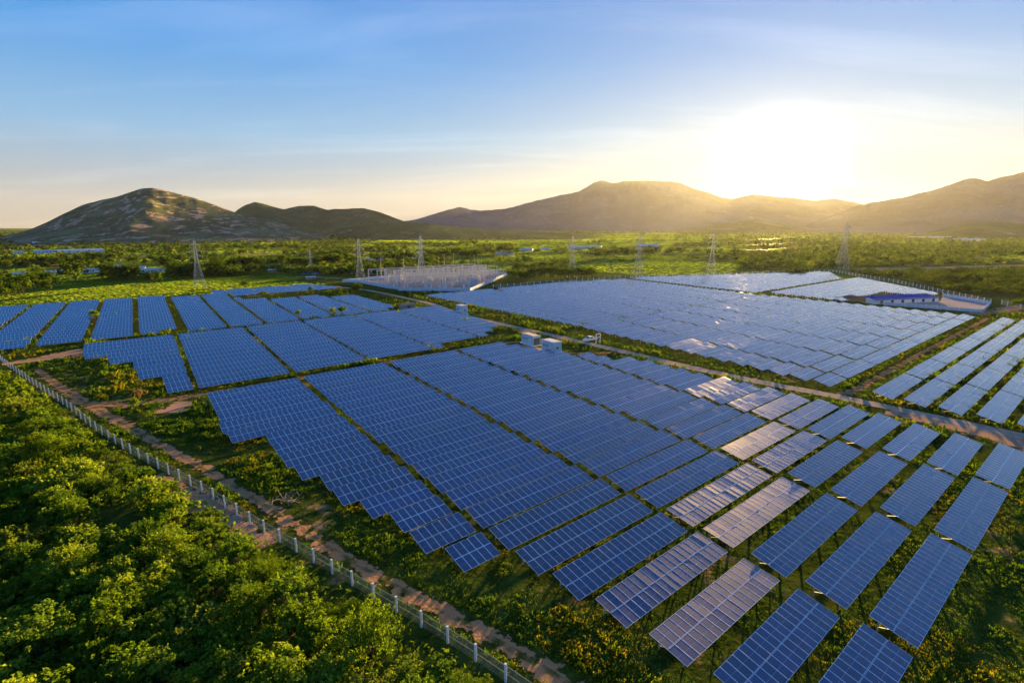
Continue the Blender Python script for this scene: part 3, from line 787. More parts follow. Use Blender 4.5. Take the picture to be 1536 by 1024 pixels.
def tree(px, py, hpx, label, group=None, kinds=range(6), parts=True, protos=TREES, cat='tree', name='tree', squash=1.0):
    """a tree standing where the sight line of its foot meets the ground, hpx tall in the photograph"""
    x, y = ground(px, py); d = math.hypot(x, y)
    k = rt.choice(list(kinds)); H = hpx/FPX*d*1.02
    tr, cr, al = protos[k]; h0 = [7,8.5,9.5,8,8,7][k] if protos is TREES else 2.4
    s = H/h0
    if parts:
        o = empty(name, (x, y, 0), rt.uniform(0, 6.28)); link('trunk', tr, o); link('crown', cr, o)
    else: o = link(name, al, None, (x, y, 0), rt.uniform(0, 6.28))
    o.scale = (s*squash, s*squash, s); tag(o, label, cat, group); return o
tree(115,424,25,'large dark round tree standing alone in front of pale houses, behind the far left panels',None,[3],squash=1.1)
tree(232,429,17,'dark lone tree on the meadow left of the lattice tower',None,[0],squash=1.1)
tree(72,441,15,'yellow green sapling beside a dark bush at the meadow edge',None,[4])
tree(535,443,16,'round lone tree on the grass in front of the substation wall',None,[0],squash=1.05)
tree(500,474,12,'darker of two round trees in the panel gap',None,[0,],True,ROUND[:1])
tree(513,474,14,'yellow green of two round trees in the panel gap',None,[0],True,ROUND[1:]+ROUND[:0])
tree(142,481,12,'yellow green round tree standing among the far left panels',None,[0],True,ROUND)
tree(448,475,9,'small yellow bush at the corner of the far middle panels',None,[0],False,ROUND,'bush','bush')
tree(466,439,8,'round green bush behind the back row of far middle panels',None,[0],False,ROUND,'bush','bush')
tree(395,445,7,'low wide bush at the back edge of the far middle panels',None,[0],False,ROUND,'bush','bush',2.2)
tree(368,432,9,'dark bush at the meadow edge behind the far middle panels',None,[0],False,ROUND,'bush','bush',1.8)
tree(173,475,5,'tiny bush standing in the far left panel rows',None,[0],False,ROUND,'bush','bush')
tree(203,615,15,'upright green shrub beside the dirt track at the left',None,[0],False,ROUND[:1],'shrub','shrub',.9)
tree(1407,401,8,'lone dark bush on the fallow strip at the right',None,[0],False,ROUND,'bush','bush')
tree(1247,401,11,'dark bush at the foot of the rightmost lattice tower',None,[0],False,ROUND,'bush','bush',1.1)
tree(1216,404,10,'dark round bush behind the back corner of the panels',None,[0],False,ROUND,'bush','bush',1.1)
# belts of trees: (foot polyline in the photo, count, height px, jitter, description)
BELTS = [([(0,452),(20,446),(50,436),(82,428)], 12, 17, 6, 'tree in the left edge clump beside the meadow'),
 ([(150,420),(172,419),(196,421),(212,421)], 7, 17, 3, 'dark tree screening the white roofed houses'),
 ([(246,408),(270,412),(292,416),(305,414),(330,410)], 13, 20, 3, 'tall dark tree in the belt behind the meadow'),
 ([(330,406),(352,404),(376,405),(396,403)], 11, 15, 3, 'broad tree at the far side of the meadow'),
 ([(404,398),(430,400),(452,402),(470,404),(496,400),(520,396)], 20, 15, 4, 'tree in the wood left of the substation'),
 ([(555,394),(580,392),(605,390),(622,392)], 10, 12, 3, 'tree by the small houses behind the substation'),
 ([(636,386),(660,388),(690,387),(720,385),(745,382),(770,382)], 20, 12, 3, 'dark tree in the row right of the tall tower'),
 ([(765,419),(790,418),(815,416),(840,418),(865,417),(890,416)], 22, 16, 4, 'tree in the dark grove right of the substation'),
 ([(775,408),(800,405),(830,404),(850,406)], 10, 14, 4, 'tree at the back of the grove right of the substation'),
 ([(893,390),(915,386),(935,385),(960,386),(985,384)], 14, 13, 3, 'tree in the belt behind the central towers'),
 ([(0,405),(30,400),(60,398),(95,397),(135,394),(170,395)], 16, 10, 4, 'tree in the hedge line beyond the left houses'),
 ([(200,398),(230,396),(260,394),(300,392),(340,390)], 14, 10, 4, 'tree in the hedge line below the rocky mountain')]
for line, cnt, hp, jit, lab in BELTS:
    L = np.cumsum([0]+[math.dist(a, b) for a, b in zip(line, line[1:])])
    for i in range(cnt):
        s = L[-1]*(i+rt.uniform(.1, .9))/cnt; k = min(len(line)-2, int(np.searchsorted(L, s, 'right')-1)); f = (s-L[k])/(L[k+1]-L[k])
        px = line[k][0]+(line[k+1][0]-line[k][0])*f; py = line[k][1]+(line[k+1][1]-line[k][1])*f+rt.uniform(-1, 1)*jit*.5
        tree(px, py, hp*rt.uniform(.65, 1.15), lab, lab.replace('tree', 'trees', 1), parts=py > 412, squash=rt.uniform(.9, 1.35))
# scrub right of the far fence
BUSH = [shrub_mesh(100+i, 2.5, 2.6, 70, 14, .55, .6, 'tree', .5) for i in range(4)]
FAR_FENCE = [(196.4,259.2),(254.7,252.5),(317,245.5),(402,207.5),(491,170),(452.6,133.7),(427.2,106.2),(389.2,79.7),(360,56),(349.7,48.2)]
FF2 = [(349.7,44),(333.5,33.9),(310,14),(290,-5)]
cnt = 0; bs = []
for _ in range(9000):
    u = rt.uniform(300, 640); v = rt.uniform(-60, 175)
    # outside the fence line, on its far side
    if u < np.interp(v, [-20,33.9,48.2,79.7,106.2,133.7,170], [290,337,356,396,434,460,498])+4: continue
    x, y = xy(u, v); q = project(x, y, 1)
    if q is None or not (1180 < q[0] < 1600): continue
    if seg_dist([(u, v)], [(520,160),(610,120),(740,60),(800,20)])[0] < 26 or seg_dist([(u, v)], [(440,82),(500,52)])[0] < 5: continue
    if noise.noise((u*.02, v*.02, 2)) < -.28: continue
    s = rt.uniform(.8, 1.9); md = 4.3*s
    if any((x-a)**2+(y-b)**2 < (md*.5+m*.5)**2 for a, b, m, *_ in bs): continue
    bs.append((x, y, md, s, u-np.interp(v, [-20,33.9,48.2,79.7,106.2,133.7,170], [290,337,356,396,434,460,498])))
bs.sort(key=lambda t: math.hypot(t[0], t[1])/t[3])
mb = MB(); rg = np.random.default_rng(8)
for x, y, md, s, off in bs:
    if cnt < 85:
        o = link('scrub_bush', rt.choice(BUSH), None, (x, y, -.2), rt.uniform(0, 6.28)); o.scale = (s*1.25, s*1.25, s*rt.uniform(.8, 1.2))
        lab = 'green scrub bush close outside the white far fence' if off < 40 else 'green scrub bush on the plain right of the far fence'
        tag(o, lab, 'bush', lab.replace('bush', 'bushes')); cnt += 1
    else:
        q, r = crown_quads(rg, 3.1*s, 2.9*s, .1, 26, 10, .95, .9); mb.quads(q+np.array([x, y, 0]), 0, None, r)
tag(mb.build('undergrowth', M['tree']), 'dense green scrub spreading over the plain right of the far fence', 'scrub', None, 'stuff')
print('RIGHT BUSHES', cnt)
HOUSES = [((68,380),18,'roofgrey','white','long white roofed shed in the trees below the left mountain, left of its pair'),
 ((122,379),41,'roofgrey','white','longest white roofed shed below the left mountain'),
 ((28,381),9,'roofgrey','white','small white building at the far left among trees'),
 ((76,413),9,'roofgrey','concrete','small house left of the big lone dark tree, behind meadow'),
 ((92,412),7,'roofgrey','dark','small dark fronted house just left of the lone dark tree'),
 ((140,409),22,'pinkroof','concrete','pinkish roofed house just right of the lone dark tree'),
 ((174,404),12,'bluesteel','concrete','pale blue roofed house behind the row of dark trees'),
 ((228,409),26,'roofgrey','white','wide white two winged house behind the dark trees'),
 ((208,406),14,'roofgrey','concrete','grey roofed house left of the wide white house'),
 ((30,415),10,'roofgrey','concrete','low grey house at the left edge of the plain'),
 ((551,392),8,'roofgrey','white','small white house behind the substation left tower'),
 ((568,391),12,'bluesteel','white','pale blue roofed house among trees behind the substation'),
 ((622,388),6,'roofgrey','white','tiny white house left of the tallest tower'),
 ((686,381),5,'roofgrey','white','tiny white house in the tree row right of the tallest tower'),
 ((757,382),24,'pinkroof','concrete','pale pinkish shed at the end of the tree row'),
 ((790,376),18,'roofgrey','white','white sheds left of the grove tower on the plain'),
 ((818,375),14,'roofgrey','white','white building just left of the grove tower'),
 ((866,373),28,'roofgrey','white','long white shed just right of the grove tower'),
 ((893,372),18,'roofgrey','white','second long white shed right of the grove tower'),
 ((972,370),30,'roofgrey','white','long pale shed behind the central lattice tower'),
 ((1452,361),30,'roofgrey','white','wide pale warehouse under the right small hill'),
 ((1391,357),36,'pinkroof','concrete','pinkish building left of the warehouse under the right hill'),
 ((1415,357),14,'roofgrey','white','small white block between the pink building and the warehouse'),
 ((75,366),28,'bluesteel','bluewhite','grey blue factory at the foot of the left mountain'),
 ((440,357),12,'roofgrey','white','pale village house left below the second mountain'),
 ((462,355),14,'roofgrey','white','pale village hall below the second mountain'),
 ((488,354),10,'pinkroof','white','pink roofed village house below the second mountain'),
 ((478,351),8,'roofgrey','white','small upper village house below the second mountain'),
 ((510,354),12,'roofgrey','white','pale village house at the right end below the second mountain')]
HP = [(*ground(*h[0]), h[1]) for h in HOUSES]
def clear_of_houses(x, y):
    for hx, hy, wp in HP:
        d = math.hypot(hx, hy); f = (x*hx+y*hy)/d-d; s = abs(x*hy-y*hx)/d
        if -110 < f < 22 and s < wp/FPX*d*.5+3: return False
    return True
# woods of the plain, past counting
mb = MB(); rg = np.random.default_rng(31); nt = 0
Pw = sample_ground(90000, 420, 7000, R(-50), R(52), .5)
for x, y in Pw:
    d = math.hypot(x, y); u, v = uv_of(x, y)
    q = project(x, y, 0)
    if q is None or not (-120 < q[0] < 1660): continue
    n1 = noise.noise((x*.0042, y*.0085, 1))+.5*noise.noise((x*.014, y*.022, 4))
    az = math.atan2(x, y)
    thr = .06 if d < 900 else 0.0
    if 545 < q[0] < 1010 and 348 < q[1] < 392: thr = .26
    if q[0] > 1180: thr = -.34
    if q[0] < 520 and q[1] < 396: thr = -.12
    if n1 < thr: continue
    if -130 < u < 125 and v < 455: continue
    if u < 330 and v < 372: continue
    if u < 500 and v < 180 and v > -40: continue
    if 340 < u < 660 and -70 < v < 180: continue
    if seg_dist([(u, v)], [(520,160),(610,120),(740,60),(800,20)])[0] < 28: continue
    if rg.random() > .8 or not clear_of_houses(x, y): continue
    H = rg.uniform(3.2, 9.5)*(1 if d < 2500 else 1.3); Rr = H*rg.uniform(.5, .85); m = 46 if d < 800 else 26 if d < 1600 else 12
    o = unit(rg.normal(size=(m, 3)))*rg.uniform(.55, 1.0, (m, 1)); o[:, 2] = np.abs(o[:, 2])*.95 if True else o[:, 2]
    P = np.array([x, y, H*.22])+o*np.array([Rr, Rr, H*.75])
    mb.quads(leaf_quads(P, unit(o*.8+np.array([0,0,.4])+rg.normal(size=(m,3))*.3), H*(.34 if d < 800 else .44 if d < 1600 else .62)*rg.uniform(.7, 1.3, m), rg, .8), 0, None, np.clip(rg.uniform(.1, .9)+rg.normal(0, .14, m)+.15*o[:, 2], 0, 1)); nt += 1  # upper leaves paler: sunlit crown tops put into leaf colour
    if nt > 16000: break
print('WOOD', nt, flush=True)
tag(mb.build('far_woods', M['wood']), 'scattered woods and hedges covering the plain up to the mountains', 'woods', None, 'stuff')
# standing crops and meadow grass: upright blades that catch the low light
mb = MB(); rg = np.random.default_rng(77)
Pc = np.concatenate([sample_ground(90000, 330, 3600, R(-50), R(52), .45), sample_ground(26000, 330, 640, R(-48), R(-12), 1.0)])
Q, RN = [], []
for x, y in Pc:
    u, v = uv_of(x, y); d = math.hypot(x, y)
    if u < 330 and v < 338 and u > -60 and v > -50: continue
    if u < 340 and v < 372 and u > 122: continue
    if u < 500 and -40 < v < 180: continue
    if 115 < u < 250 and 330 < v < 480 and rg.random() < .8: continue
    if seg_dist([(u, v)], [(520,160),(610,120),(740,60),(800,20)])[0] < 26: continue
    if noise.noise((x*.006, y*.012, 11))+.4*noise.noise((x*.03, y*.05, 3)) < -.22: continue
    Q.append((x, y, d)); RN.append(.55+.9*noise.noise((x*.004, y*.008, 21))+rg.normal(0, .10))
Q = np.array(Q); n = len(Q); a = rg.uniform(0, 3.14, n); sc_ = np.clip(Q[:, 2]/420, .8, 5)
dx = np.stack([np.cos(a), np.sin(a), np.zeros(n)], 1)*(sc_*rg.uniform(.7, 1.4, n))[:, None]; h = np.clip(.32*sc_, .3, 1.1)*rg.uniform(.6, 1.3, n)
b = np.stack([Q[:, 0], Q[:, 1], np.zeros(n)], 1); t_ = np.stack([rg.normal(0, .2, n)*h, rg.normal(0, .2, n)*h, h], 1)
mb.quads(np.stack([b-dx, b+dx, b+dx*.7+t_, b-dx*.8+t_], 1), 0, None, np.clip(RN, 0, 1))
tag(mb.build('crops', M['crop']), 'bright green crops and meadow grass on the plain beyond the panels', 'crops', None, 'stuff')
# dry tuft plant beside the middle field and the dead branches
def tuft(px, py, h, mat, label, cat, n=46):
    x, y = ground(px, py); mb = MB(); rng = np.random.default_rng(int(px))
    for _ in range(n):
        a = rng.uniform(0, 6.28); e = rng.uniform(.25, 1.0); d = np.array([math.cos(a), math.sin(a), 0]); s = np.array([-d[1], d[0], 0])*.09
        b = np.zeros(3); t1 = d*h*.35*e+np.array([0,0,h*.75]); t2 = d*h*.8*e+np.array([0,0,h*rng.uniform(.3, .95)])
        mb.quads([[b-s*.5, t1-s, t1+s, b+s*.5], [t1-s, t2-s*.1, t2+s*.1, t1+s]], 0, None, rng.random())
    tag(mb.build('grass_clump', M[mat], None, (x, y, 0)), label, cat)
tuft(209,600,3.0,'dry','tall dry tan grass clump in front of the middle left panels','grass clump')
tuft(757,738+100,1.2,'weeds','small yellow weed below the shortest near table','weed',24)
mb = MB(); rng = np.random.default_rng(2)
for _ in range(26):
    a = rng.uniform(0, 6.28); p = np.array([rng.normal(0, 1.0), rng.normal(0, .6), .1+rng.random()*.2]); d = np.array([math.cos(a), math.sin(a), rng.uniform(-.05, .7)])*rng.uniform(.6, 1.7)
    mb.tube(p, p+d*.6, .05, .035, 5); mb.tube(p+d*.6, p+d+rng.normal(0, .25, 3)*np.array([1,1,.4])+np.array([0,0,.05]), .035, .012, 5)
x, y = ground(432, 752); tag(mb.build('dead_branches', M['rust'], None, (x, y, 0)), 'heap of bare grey dead branches beside the stepped near tables', 'branches')

# ------------------------------------------------------------------ fences
def wire_mat():
    t = NT('chain_link_wire'); s = t.n('ShaderNodeSeparateXYZ'); t.l(t.n('ShaderNodeTexCoord').outputs['UV'], s.inputs[0])
    def wires(c): return t.math('GREATER_THAN', t.math('ABSOLUTE', t.math('SUBTRACT', t.math('FRACT', c), .5)), .445)
    a = t.math('ADD', s.outputs[0], s.outputs[1]); b = t.math('SUBTRACT', s.outputs[0], s.outputs[1])
    m = t.math('MAXIMUM', wires(a), wires(b))
    pr = t.principled((.55, .57, .55), .5, Metallic=.3); tr = t.n('ShaderNodeBsdfTransparent')
    mx = t.n('ShaderNodeMixShader'); t.l(m, mx.inputs[0]); t.l(tr.outputs[0], mx.inputs[1]); t.l(pr.outputs[0], mx.inputs[2])
    return t.end(mx.outputs[0])
M['wire'] = wire_mat()
def fence(name, line, spacing, h, w, label, post_name='post', wire=True, mat='concrete'):
    P = [Vector((*xy(*p), 0)) for p in line]; seg = [(P[i+1]-P[i]).length for i in range(len(P)-1)]; L = sum(seg)
    n = max(1, round(L/spacing)); pts = []
    for k in range(n+1):
        s = L*k/n; i = 0
        while i < len(seg)-1 and s > seg[i]: s -= seg[i]; i += 1
        pts.append(P[i].lerp(P[i+1], min(1, s/seg[i])))
    for _ in range(2): pts = [pts[0]]+[(pts[i-1]+pts[i]*2+pts[i+1])/4 for i in range(1, len(pts)-1)]+[pts[-1]]
    root = empty(name, pts[0]); tag(root, label, 'fence')
    def pm():
        mb = MB(); mb.box((0,0,h/2-.1), (w, w, h+.2)); mb.box((0,0,h+.02), (w*1.12, w*1.12, .05)); return mb.mesh('post', M[mat])
    me = pm()
    for i, p in enumerate(pts):
        d = pts[min(i+1, n)]-pts[max(i-1, 0)]
        link('post', me, root, p-pts[0], math.atan2(d.y, d.x)+random.uniform(-.05, .05))
    if wire:
        mb = MB(); s = 0; wb = MB()
        for a, b in zip(pts, pts[1:]):
            a = np.array(a-pts[0]); b = np.array(b-pts[0]); l = np.linalg.norm(b-a)
            z0, z1 = np.array([0,0,.06]), np.array([0,0,h*.92])
            mb.quads([[a+z0, b+z0, b+z1, a+z1]], 0, [[[s/.12,0],[(s+l)/.12,0],[(s+l)/.12,h/.12],[s/.12,h/.12]]], .5); s += l
            for z in (.5*h, .93*h): wb.bar(a+np.array([0,0,z]), b+np.array([0,0,z]), .025)
        mb.build('wire_mesh', M['wire'], root); wb.build('straining_wire', M['steel'], root)
    return root
fence('perimeter_fence', FENCE, 3.4, 1.8, .18, 'wire fence with white concrete posts between the thicket and the near panels')
fence('perimeter_fence', FAR_FENCE, 5.2, 2.3, .32, 'long far fence with white posts behind the back panel fields')
fence('perimeter_fence', FF2, 5.2, 2.3, .32, 'short white post fence continuing right from the walled yard')
# ------------------------------------------------------------------ lattice towers and lines
def pylon_meshes(H):
    body = MB(); b0, b1, b2 = H*.105, H*.030, H*.016; zw = H*.58
    def half(z): return b0+(b1-b0)*z/zw if z < zw else b1+(b2-b1)*(z-zw)/(H-zw)
    lv = [0, .13, .25, .36, .46, .58, .66, .74, .82, .90, 1.0]; lv = [z*H for z in lv]
    for sx in (-1, 1):
        for sy in (-1, 1):
            for a, b in zip(lv, lv[1:]): body.bar((sx*half(a), sy*half(a), a), (sx*half(b), sy*half(b), b), .115 if a < zw else .095)
    for a, b in zip(lv, lv[1:]):
        ha, hb = half(a), half(b)
        for (x0, y0, x1, y1) in ((-1,-1,1,-1),(1,-1,1,1),(1,1,-1,1),(-1,1,-1,-1)):
            body.bar((x0*ha, y0*ha, a), (x1*hb, y1*hb, b), .075); body.bar((x1*ha, y1*ha, a), (x0*hb, y0*hb, b), .075); body.bar((x0*hb, y0*hb, b), (x1*hb, y1*hb, b), .075)
    body.bar((0,0,H), (0,0,H*1.06), .14)
    for s in ((-1,-1),(1,-1),(1,1),(-1,1)): body.box((s[0]*b0, s[1]*b0, .1), (.9,.9,.5), 1)
    arms = []
    for z, l in ((.66, .125), (.78, .115), (.90, .10)):
        m = MB(); z *= H; l *= H; hw = half(z)
        for s in (-1, 1):
            for t in (-1, 1):
                m.bar((s*hw, t*hw, z), (s*l, 0, z), .14); m.bar((s*hw, t*hw, z+H*.035), (s*l, 0, z), .12)
            for k in (.35, .65): m.bar((s*(hw+(l-hw)*k), -hw*(1-k), z), (s*(hw+(l-hw)*k), hw*(1-k), z), .09); 
        arms.append((m, l, z))
    ins = MB(); ins.tube((0,0,0), (0,0,-H*.045), .09, .09, 6)
    for k in range(5): ins.tube((0,0,-H*.009*k-.05), (0,0,-H*.009*k-.15), .20, .14, 6)
    return body.mesh('lattice_body', [M['lattice'], M['concrete']]), [(m.mesh('crossarm', M['lattice']), l, z) for m, l, z in arms], ins.mesh('insulator', M['porcelain'])
PY_H = 31.0
PB, PA, PI_ = pylon_meshes(PY_H)
PYL = [(300,430,62,'lattice power tower on the meadow behind the far left panels'),(467,408,33,'small lattice tower by the blue tarpaulins'),
       (541,421,62,'lattice tower at the left end of the substation'),(633,425,73,'tallest lattice tower rising over the middle of the substation'),
       (858,416,63,'lattice tower half hidden by the grove right of the substation'),(957,416,64,'lattice tower just behind the left end of the back panel field'),
       (1066,412,60,'dark lattice tower left of the sun behind the white panels'),(1262,402,60,'rightmost lattice tower, right of the sun by the far corner')]
ptops = []
for i, (px, py, hp, lab) in enumerate(PYL):
    x, y = ground(px, py); d = math.hypot(x, y); H = hp/FPX*d*math.cos(.1); s = H/(PY_H*1.06)
    az = math.atan2(x, y); rz = -az+ (.5 if i % 2 else .25)
    root = empty('lattice_tower', (x, y, 0), rz); root.scale = (s, s, s); tag(root, lab, 'power tower')
    link('lattice_body', PB, root)
    tips = []
    for me, l, z in PA:
        c = link('crossarm', me, root)
        for sg in (-1, 1):
            link('insulator', PI_, c, (sg*l, 0, z))
            tips.append(Vector((x, y, 0))+Vector((math.cos(rz)*sg*l*s, math.sin(rz)*sg*l*s, (z-PY_H*.045)*s)))
    ptops.append(tips)
def cables(i, j, label):
    mb = MB()
    for a, b in zip(ptops[i], ptops[j]):
        L = (b-a).length; pts = [a.lerp(b, k/14)-Vector((0,0,4*L*.022*(k/14)*(1-k/14))) for k in range(15)]
        for p, q in zip(pts, pts[1:]): mb.bar(p, q, .085)
    tag(mb.build('power_cables', M['dark']), label, 'power line')
cables(2, 3, 'thin sagging power cables strung from the substation left tower to its tallest tower')
cables(4, 5, 'thin sagging power cables strung between the grove tower and the next tower right')
cables(5, 6, 'thin sagging power cables strung between the two towers behind the white panels')
cables(6, 7, 'thin sagging power cables passing below the sun to the rightmost tower')
# ------------------------------------------------------------------ substation
WALL = [(136.2,352),(144.5,345),(144.5,283.7),(175.3,254.4),(258,322),(251.1,352),(231.5,356),(169.4,362)]
ctr = np.mean(WALL, 0)
def fan(name, pts, mat, z):
    me = bpy.data.meshes.new(name); me.from_pydata([(*xy(*p), z) for p in pts], [], [list(range(len(pts)))]); me.materials.append(M[mat]); return me
tag(link('gravel_yard', fan('gravel_yard', WALL[2:]+WALL[1:2], 'gravel_pad', .06)), kind='structure')
root = empty('substation_wall', (*xy(*WALL[2]), 0)); tag(root, 'long low pale blue wall enclosing the substation yard', 'wall')
o0 = np.array([*xy(*WALL[2]), 0])
cyc = WALL+[WALL[0]]
for i, (a, b) in enumerate(zip(cyc, cyc[1:])):
    A = np.array([*xy(*a), 0])-o0; B = np.array([*xy(*b), 0])-o0; up = np.array([0,0,.9])
    mb = MB(); mb.bar(A+up, B+up, .25, 1.8); mb.bar(A+np.array([0,0,1.87]), B+np.array([0,0,1.87]), .34, .12, 0)
    n = max(1, int(np.linalg.norm(B-A)/6))
    for k in range(n): mb.box(A+(B-A)*(k/n)+np.array([0,0,1.0]), (.42,.42,2.0), 1)
    mb.build('wall_panel', [M['bluewhite'], M['white']], root)
def gantry_mesh(wd, h):
    mb = MB()
    for sx in (-wd/2, wd/2):
        for dx in (-.45, .45): mb.bar((sx+dx, 0, 0), (sx+dx*.3, 0, h), .24)
        for k in range(6): mb.bar((sx-.35, 0, h*k/6), (sx+.35, 0, h*(k+.6)/6), .08)
    mb.bar((-wd/2, -.4, h), (wd/2, -.4, h), .22); mb.bar((-wd/2, .4, h), (wd/2, .4, h), .22); mb.bar((-wd/2, 0, h-.7), (wd/2, 0, h-.7), .14)
    for k in range(12):
        x0 = -wd/2+wd*k/12; mb.bar((x0, .3, h), (x0+wd/12, 0, h-.7), .07); mb.bar((x0, -.3, h), (x0+wd/12, .3, h), .07)
    return mb
def in_yard(u, v):
    poly = WALL[1:]; c = False; j = len(poly)-1
    for i in range(len(poly)):
        if (poly[i][1] > v) != (poly[j][1] > v) and u < (poly[j][0]-poly[i][0])*(v-poly[i][1])/(poly[j][1]-poly[i][1])+poly[i][0]: c = not c
        j = i
    return c
GM = gantry_mesh(12, 9).mesh('beam_frame', M['lattice'])
GI = MB(); GI.tube((0, 0, 8.3), (0, 0, 6.9), .12, .12, 6)
for k in range(5): GI.tube((0, 0, 8.2-k*.25), (0, 0, 8.1-k*.25), .22, .15, 6)
GI = GI.mesh('insulator_string', M['porcelain'])
gi = 0
for u in (156, 169, 182, 195, 208, 221, 234):
    for v in (284, 298, 312, 326, 340):
        if not in_yard(u-8, v) or not in_yard(u+8, v): continue
        g_ = empty('portal_gantry', (*xy(u, v), .06), ROWROT); tag(g_, 'grey steel portal gantry among the substation equipment', 'gantry', 'gantries of the substation yard'); link('beam_frame', GM, g_); [link('insulator_string', GI, g_, (k_, 0, 0)) for k_ in (-4, 0, 4)]; gi += 1
def equip(kind):
    mb, mi = MB(), MB()
    if kind == 0:     # post insulator on a pedestal
        mb.box((0,0,1.2), (.30,.30,2.4)); mb.box((0,0,.1), (.7,.7,.3)); mi.tube((0,0,2.4), (0,0,5.4), .18, .14, 8)
        for k in range(9): mi.tube((0,0,2.5+k*.3), (0,0,2.65+k*.3), .32, .2, 8)
        mi.box((0,0,5.45), (.4,.4,.14))
    elif kind == 1:   # disconnector: three columns on a frame
        for x in (-1.6, 1.6): mb.bar((x,0,0), (x,0,2.5), .2)
        mb.bar((-2.4,0,2.55), (2.4,0,2.55), .22, .2)
        for x in (-2, 0, 2):
            mi.tube((x,0,2.65), (x,0,4.2), .13, .1, 7)
            for k in range(6): mi.tube((x,0,2.75+k*.22), (x,0,2.85+k*.22), .22, .14, 7)
        mi.bar((-2.2,0,4.25), (2.2,0,4.25), .09)
    elif kind == 2:   # breaker: tank and two bushings
        mb.box((0,0,.9), (1.2,.9,1.6)); mb.box((0,0,1.8), (.8,.6,.25))
        for s in (-1, 1): mi.tube((s*.3,0,1.9), (s*.95,0,3.9), .17, .1, 8)
    else:             # lightning mast
        mb.tube((0,0,0), (0,0,15), .22, .07, 7); mi.tube((0,0,15), (0,0,18), .05, .02, 5)
    return mb.mesh('pedestal' if kind < 2 else 'tank' if kind == 2 else 'mast_pole', M['bluesteel'] if kind == 2 else M['steel']), mi.mesh('insulator' if kind < 2 else 'bushings' if kind == 2 else 'spike', M['porcelain'] if kind < 3 else M['steel'])
EQ = [equip(k) for k in range(4)]
ENM = ['post_insulator','disconnector','circuit_breaker','lightning_mast']
ELAB = ['slim grey post insulator on a pedestal in the substation yard','three column switch frame in the substation yard','pale blue breaker tank with two bushings in the substation yard','thin tall lightning mast in the substation yard']
ne = 0
for iu, u in enumerate(np.arange(150, 256, 3.6)):
    for iv, v in enumerate(np.arange(266, 354, 5.2)):
        if not in_yard(u-2, v) or not in_yard(u+2, v-2) or not in_yard(u, v+2): continue
        if u < 158 and v > 318: continue
        r = rt.random(); k = 0 if r < .22 else 1 if r < .46 else 2 if r < .58 else -1
        if k < 0: continue
        e = empty(ENM[k], (*xy(u+rt.uniform(-.8, .8), v+rt.uniform(-.8, .8)), .06), ROWROT+(math.pi/2 if rt.random() < .4 else 0)); tag(e, ELAB[k], 'switchgear', ENM[k].replace('_', ' ')+'s of the substation yard'); e.scale = (1.05,)*3; link(EQ[k][0].name.split('.')[0], EQ[k][0], e); link(EQ[k][1].name.split('.')[0], EQ[k][1], e); ne += 1
for u, v in ((165,352),(182,300),(196,352),(214,300),(232,330),(246,340),(205,330),(226,350),(176,338)):
    e = empty('lightning_mast', (*xy(u, v), .06)); tag(e, ELAB[3], 'mast', 'lightning masts of the substation yard'); link('mast_pole', EQ[3][0], e); link('spike', EQ[3][1], e)
for v in (286, 300, 321, 340):
    a_, b_ = (168, 214) if v < 290 else (156, 238) if v < 330 else (170, 246)
    bb = MB(); x0, y0 = xy(a_, v); x1, y1 = xy(b_, v)
    for dz, dy in ((6.9, -1.4), (6.9, 0), (6.9, 1.4)):
        o_ = np.array([-CY*dy, SY*dy, 0]); bb.bar(np.array([x0, y0, dz])+o_, np.array([x1, y1, dz])+o_, .24)
    n_ = int((b_-a_)/9)
    for k_ in range(n_+1):
        p_ = np.array([x0+(x1-x0)*k_/n_, y0+(y1-y0)*k_/n_, 0])
        for dy in (-1.4, 1.4): bb.bar(p_+np.array([-CY*dy, SY*dy, 0]), p_+np.array([-CY*dy, SY*dy, 6.9]), .2)
        bb.bar(p_+np.array([CY*1.9, -SY*1.9, 6.7]), p_+np.array([-CY*1.9, SY*1.9, 6.7]), .22)
    tag(bb.build('busbar_frame', M['lattice']), 'long grey busbar frame crossing the substation yard', 'busbar', 'busbar frames of the substation yard')
def transformer(u, v, label):
    e = empty('power_transformer', (*xy(u, v), .06), ROWROT); tag(e, label, 'transformer')
    mb = MB(); mb.box((0,0,2), (5.5,2.8,3.2)); mb.box((0,0,.2), (6.4,3.6,.5), 1); mb.build('tank', [M['porcelain'], M['concrete']], e)
    mb = MB()
    for k in range(9): mb.box((-2.2+k*.55,2.0,1.9), (.12,1.0,2.6))
    mb.build('radiator', M['steel'], e)
    for k in (-1.6, 0, 1.6):
        mb = MB(); mb.tube((k,-.3,3.6), (k*1.15,-.6,5.8), .22, .12, 8)
        for q in range(6): mb.tube((k*(1+.02*q),-.35,3.9+q*.28), (k*(1+.02*q),-.36,4.02+q*.28), .32, .2, 8)
        mb.build('bushing', M['porcelain'], e)
    mb = MB(); mb.tube((-1.8,.8,4.7), (1.8,.8,4.7), .45, .45, 10); mb.build('conservator', M['white'], e)
transformer(198, 284, 'large grey transformer near the front wall of the substation')
transformer(216, 306, 'large grey transformer deeper in the substation yard')
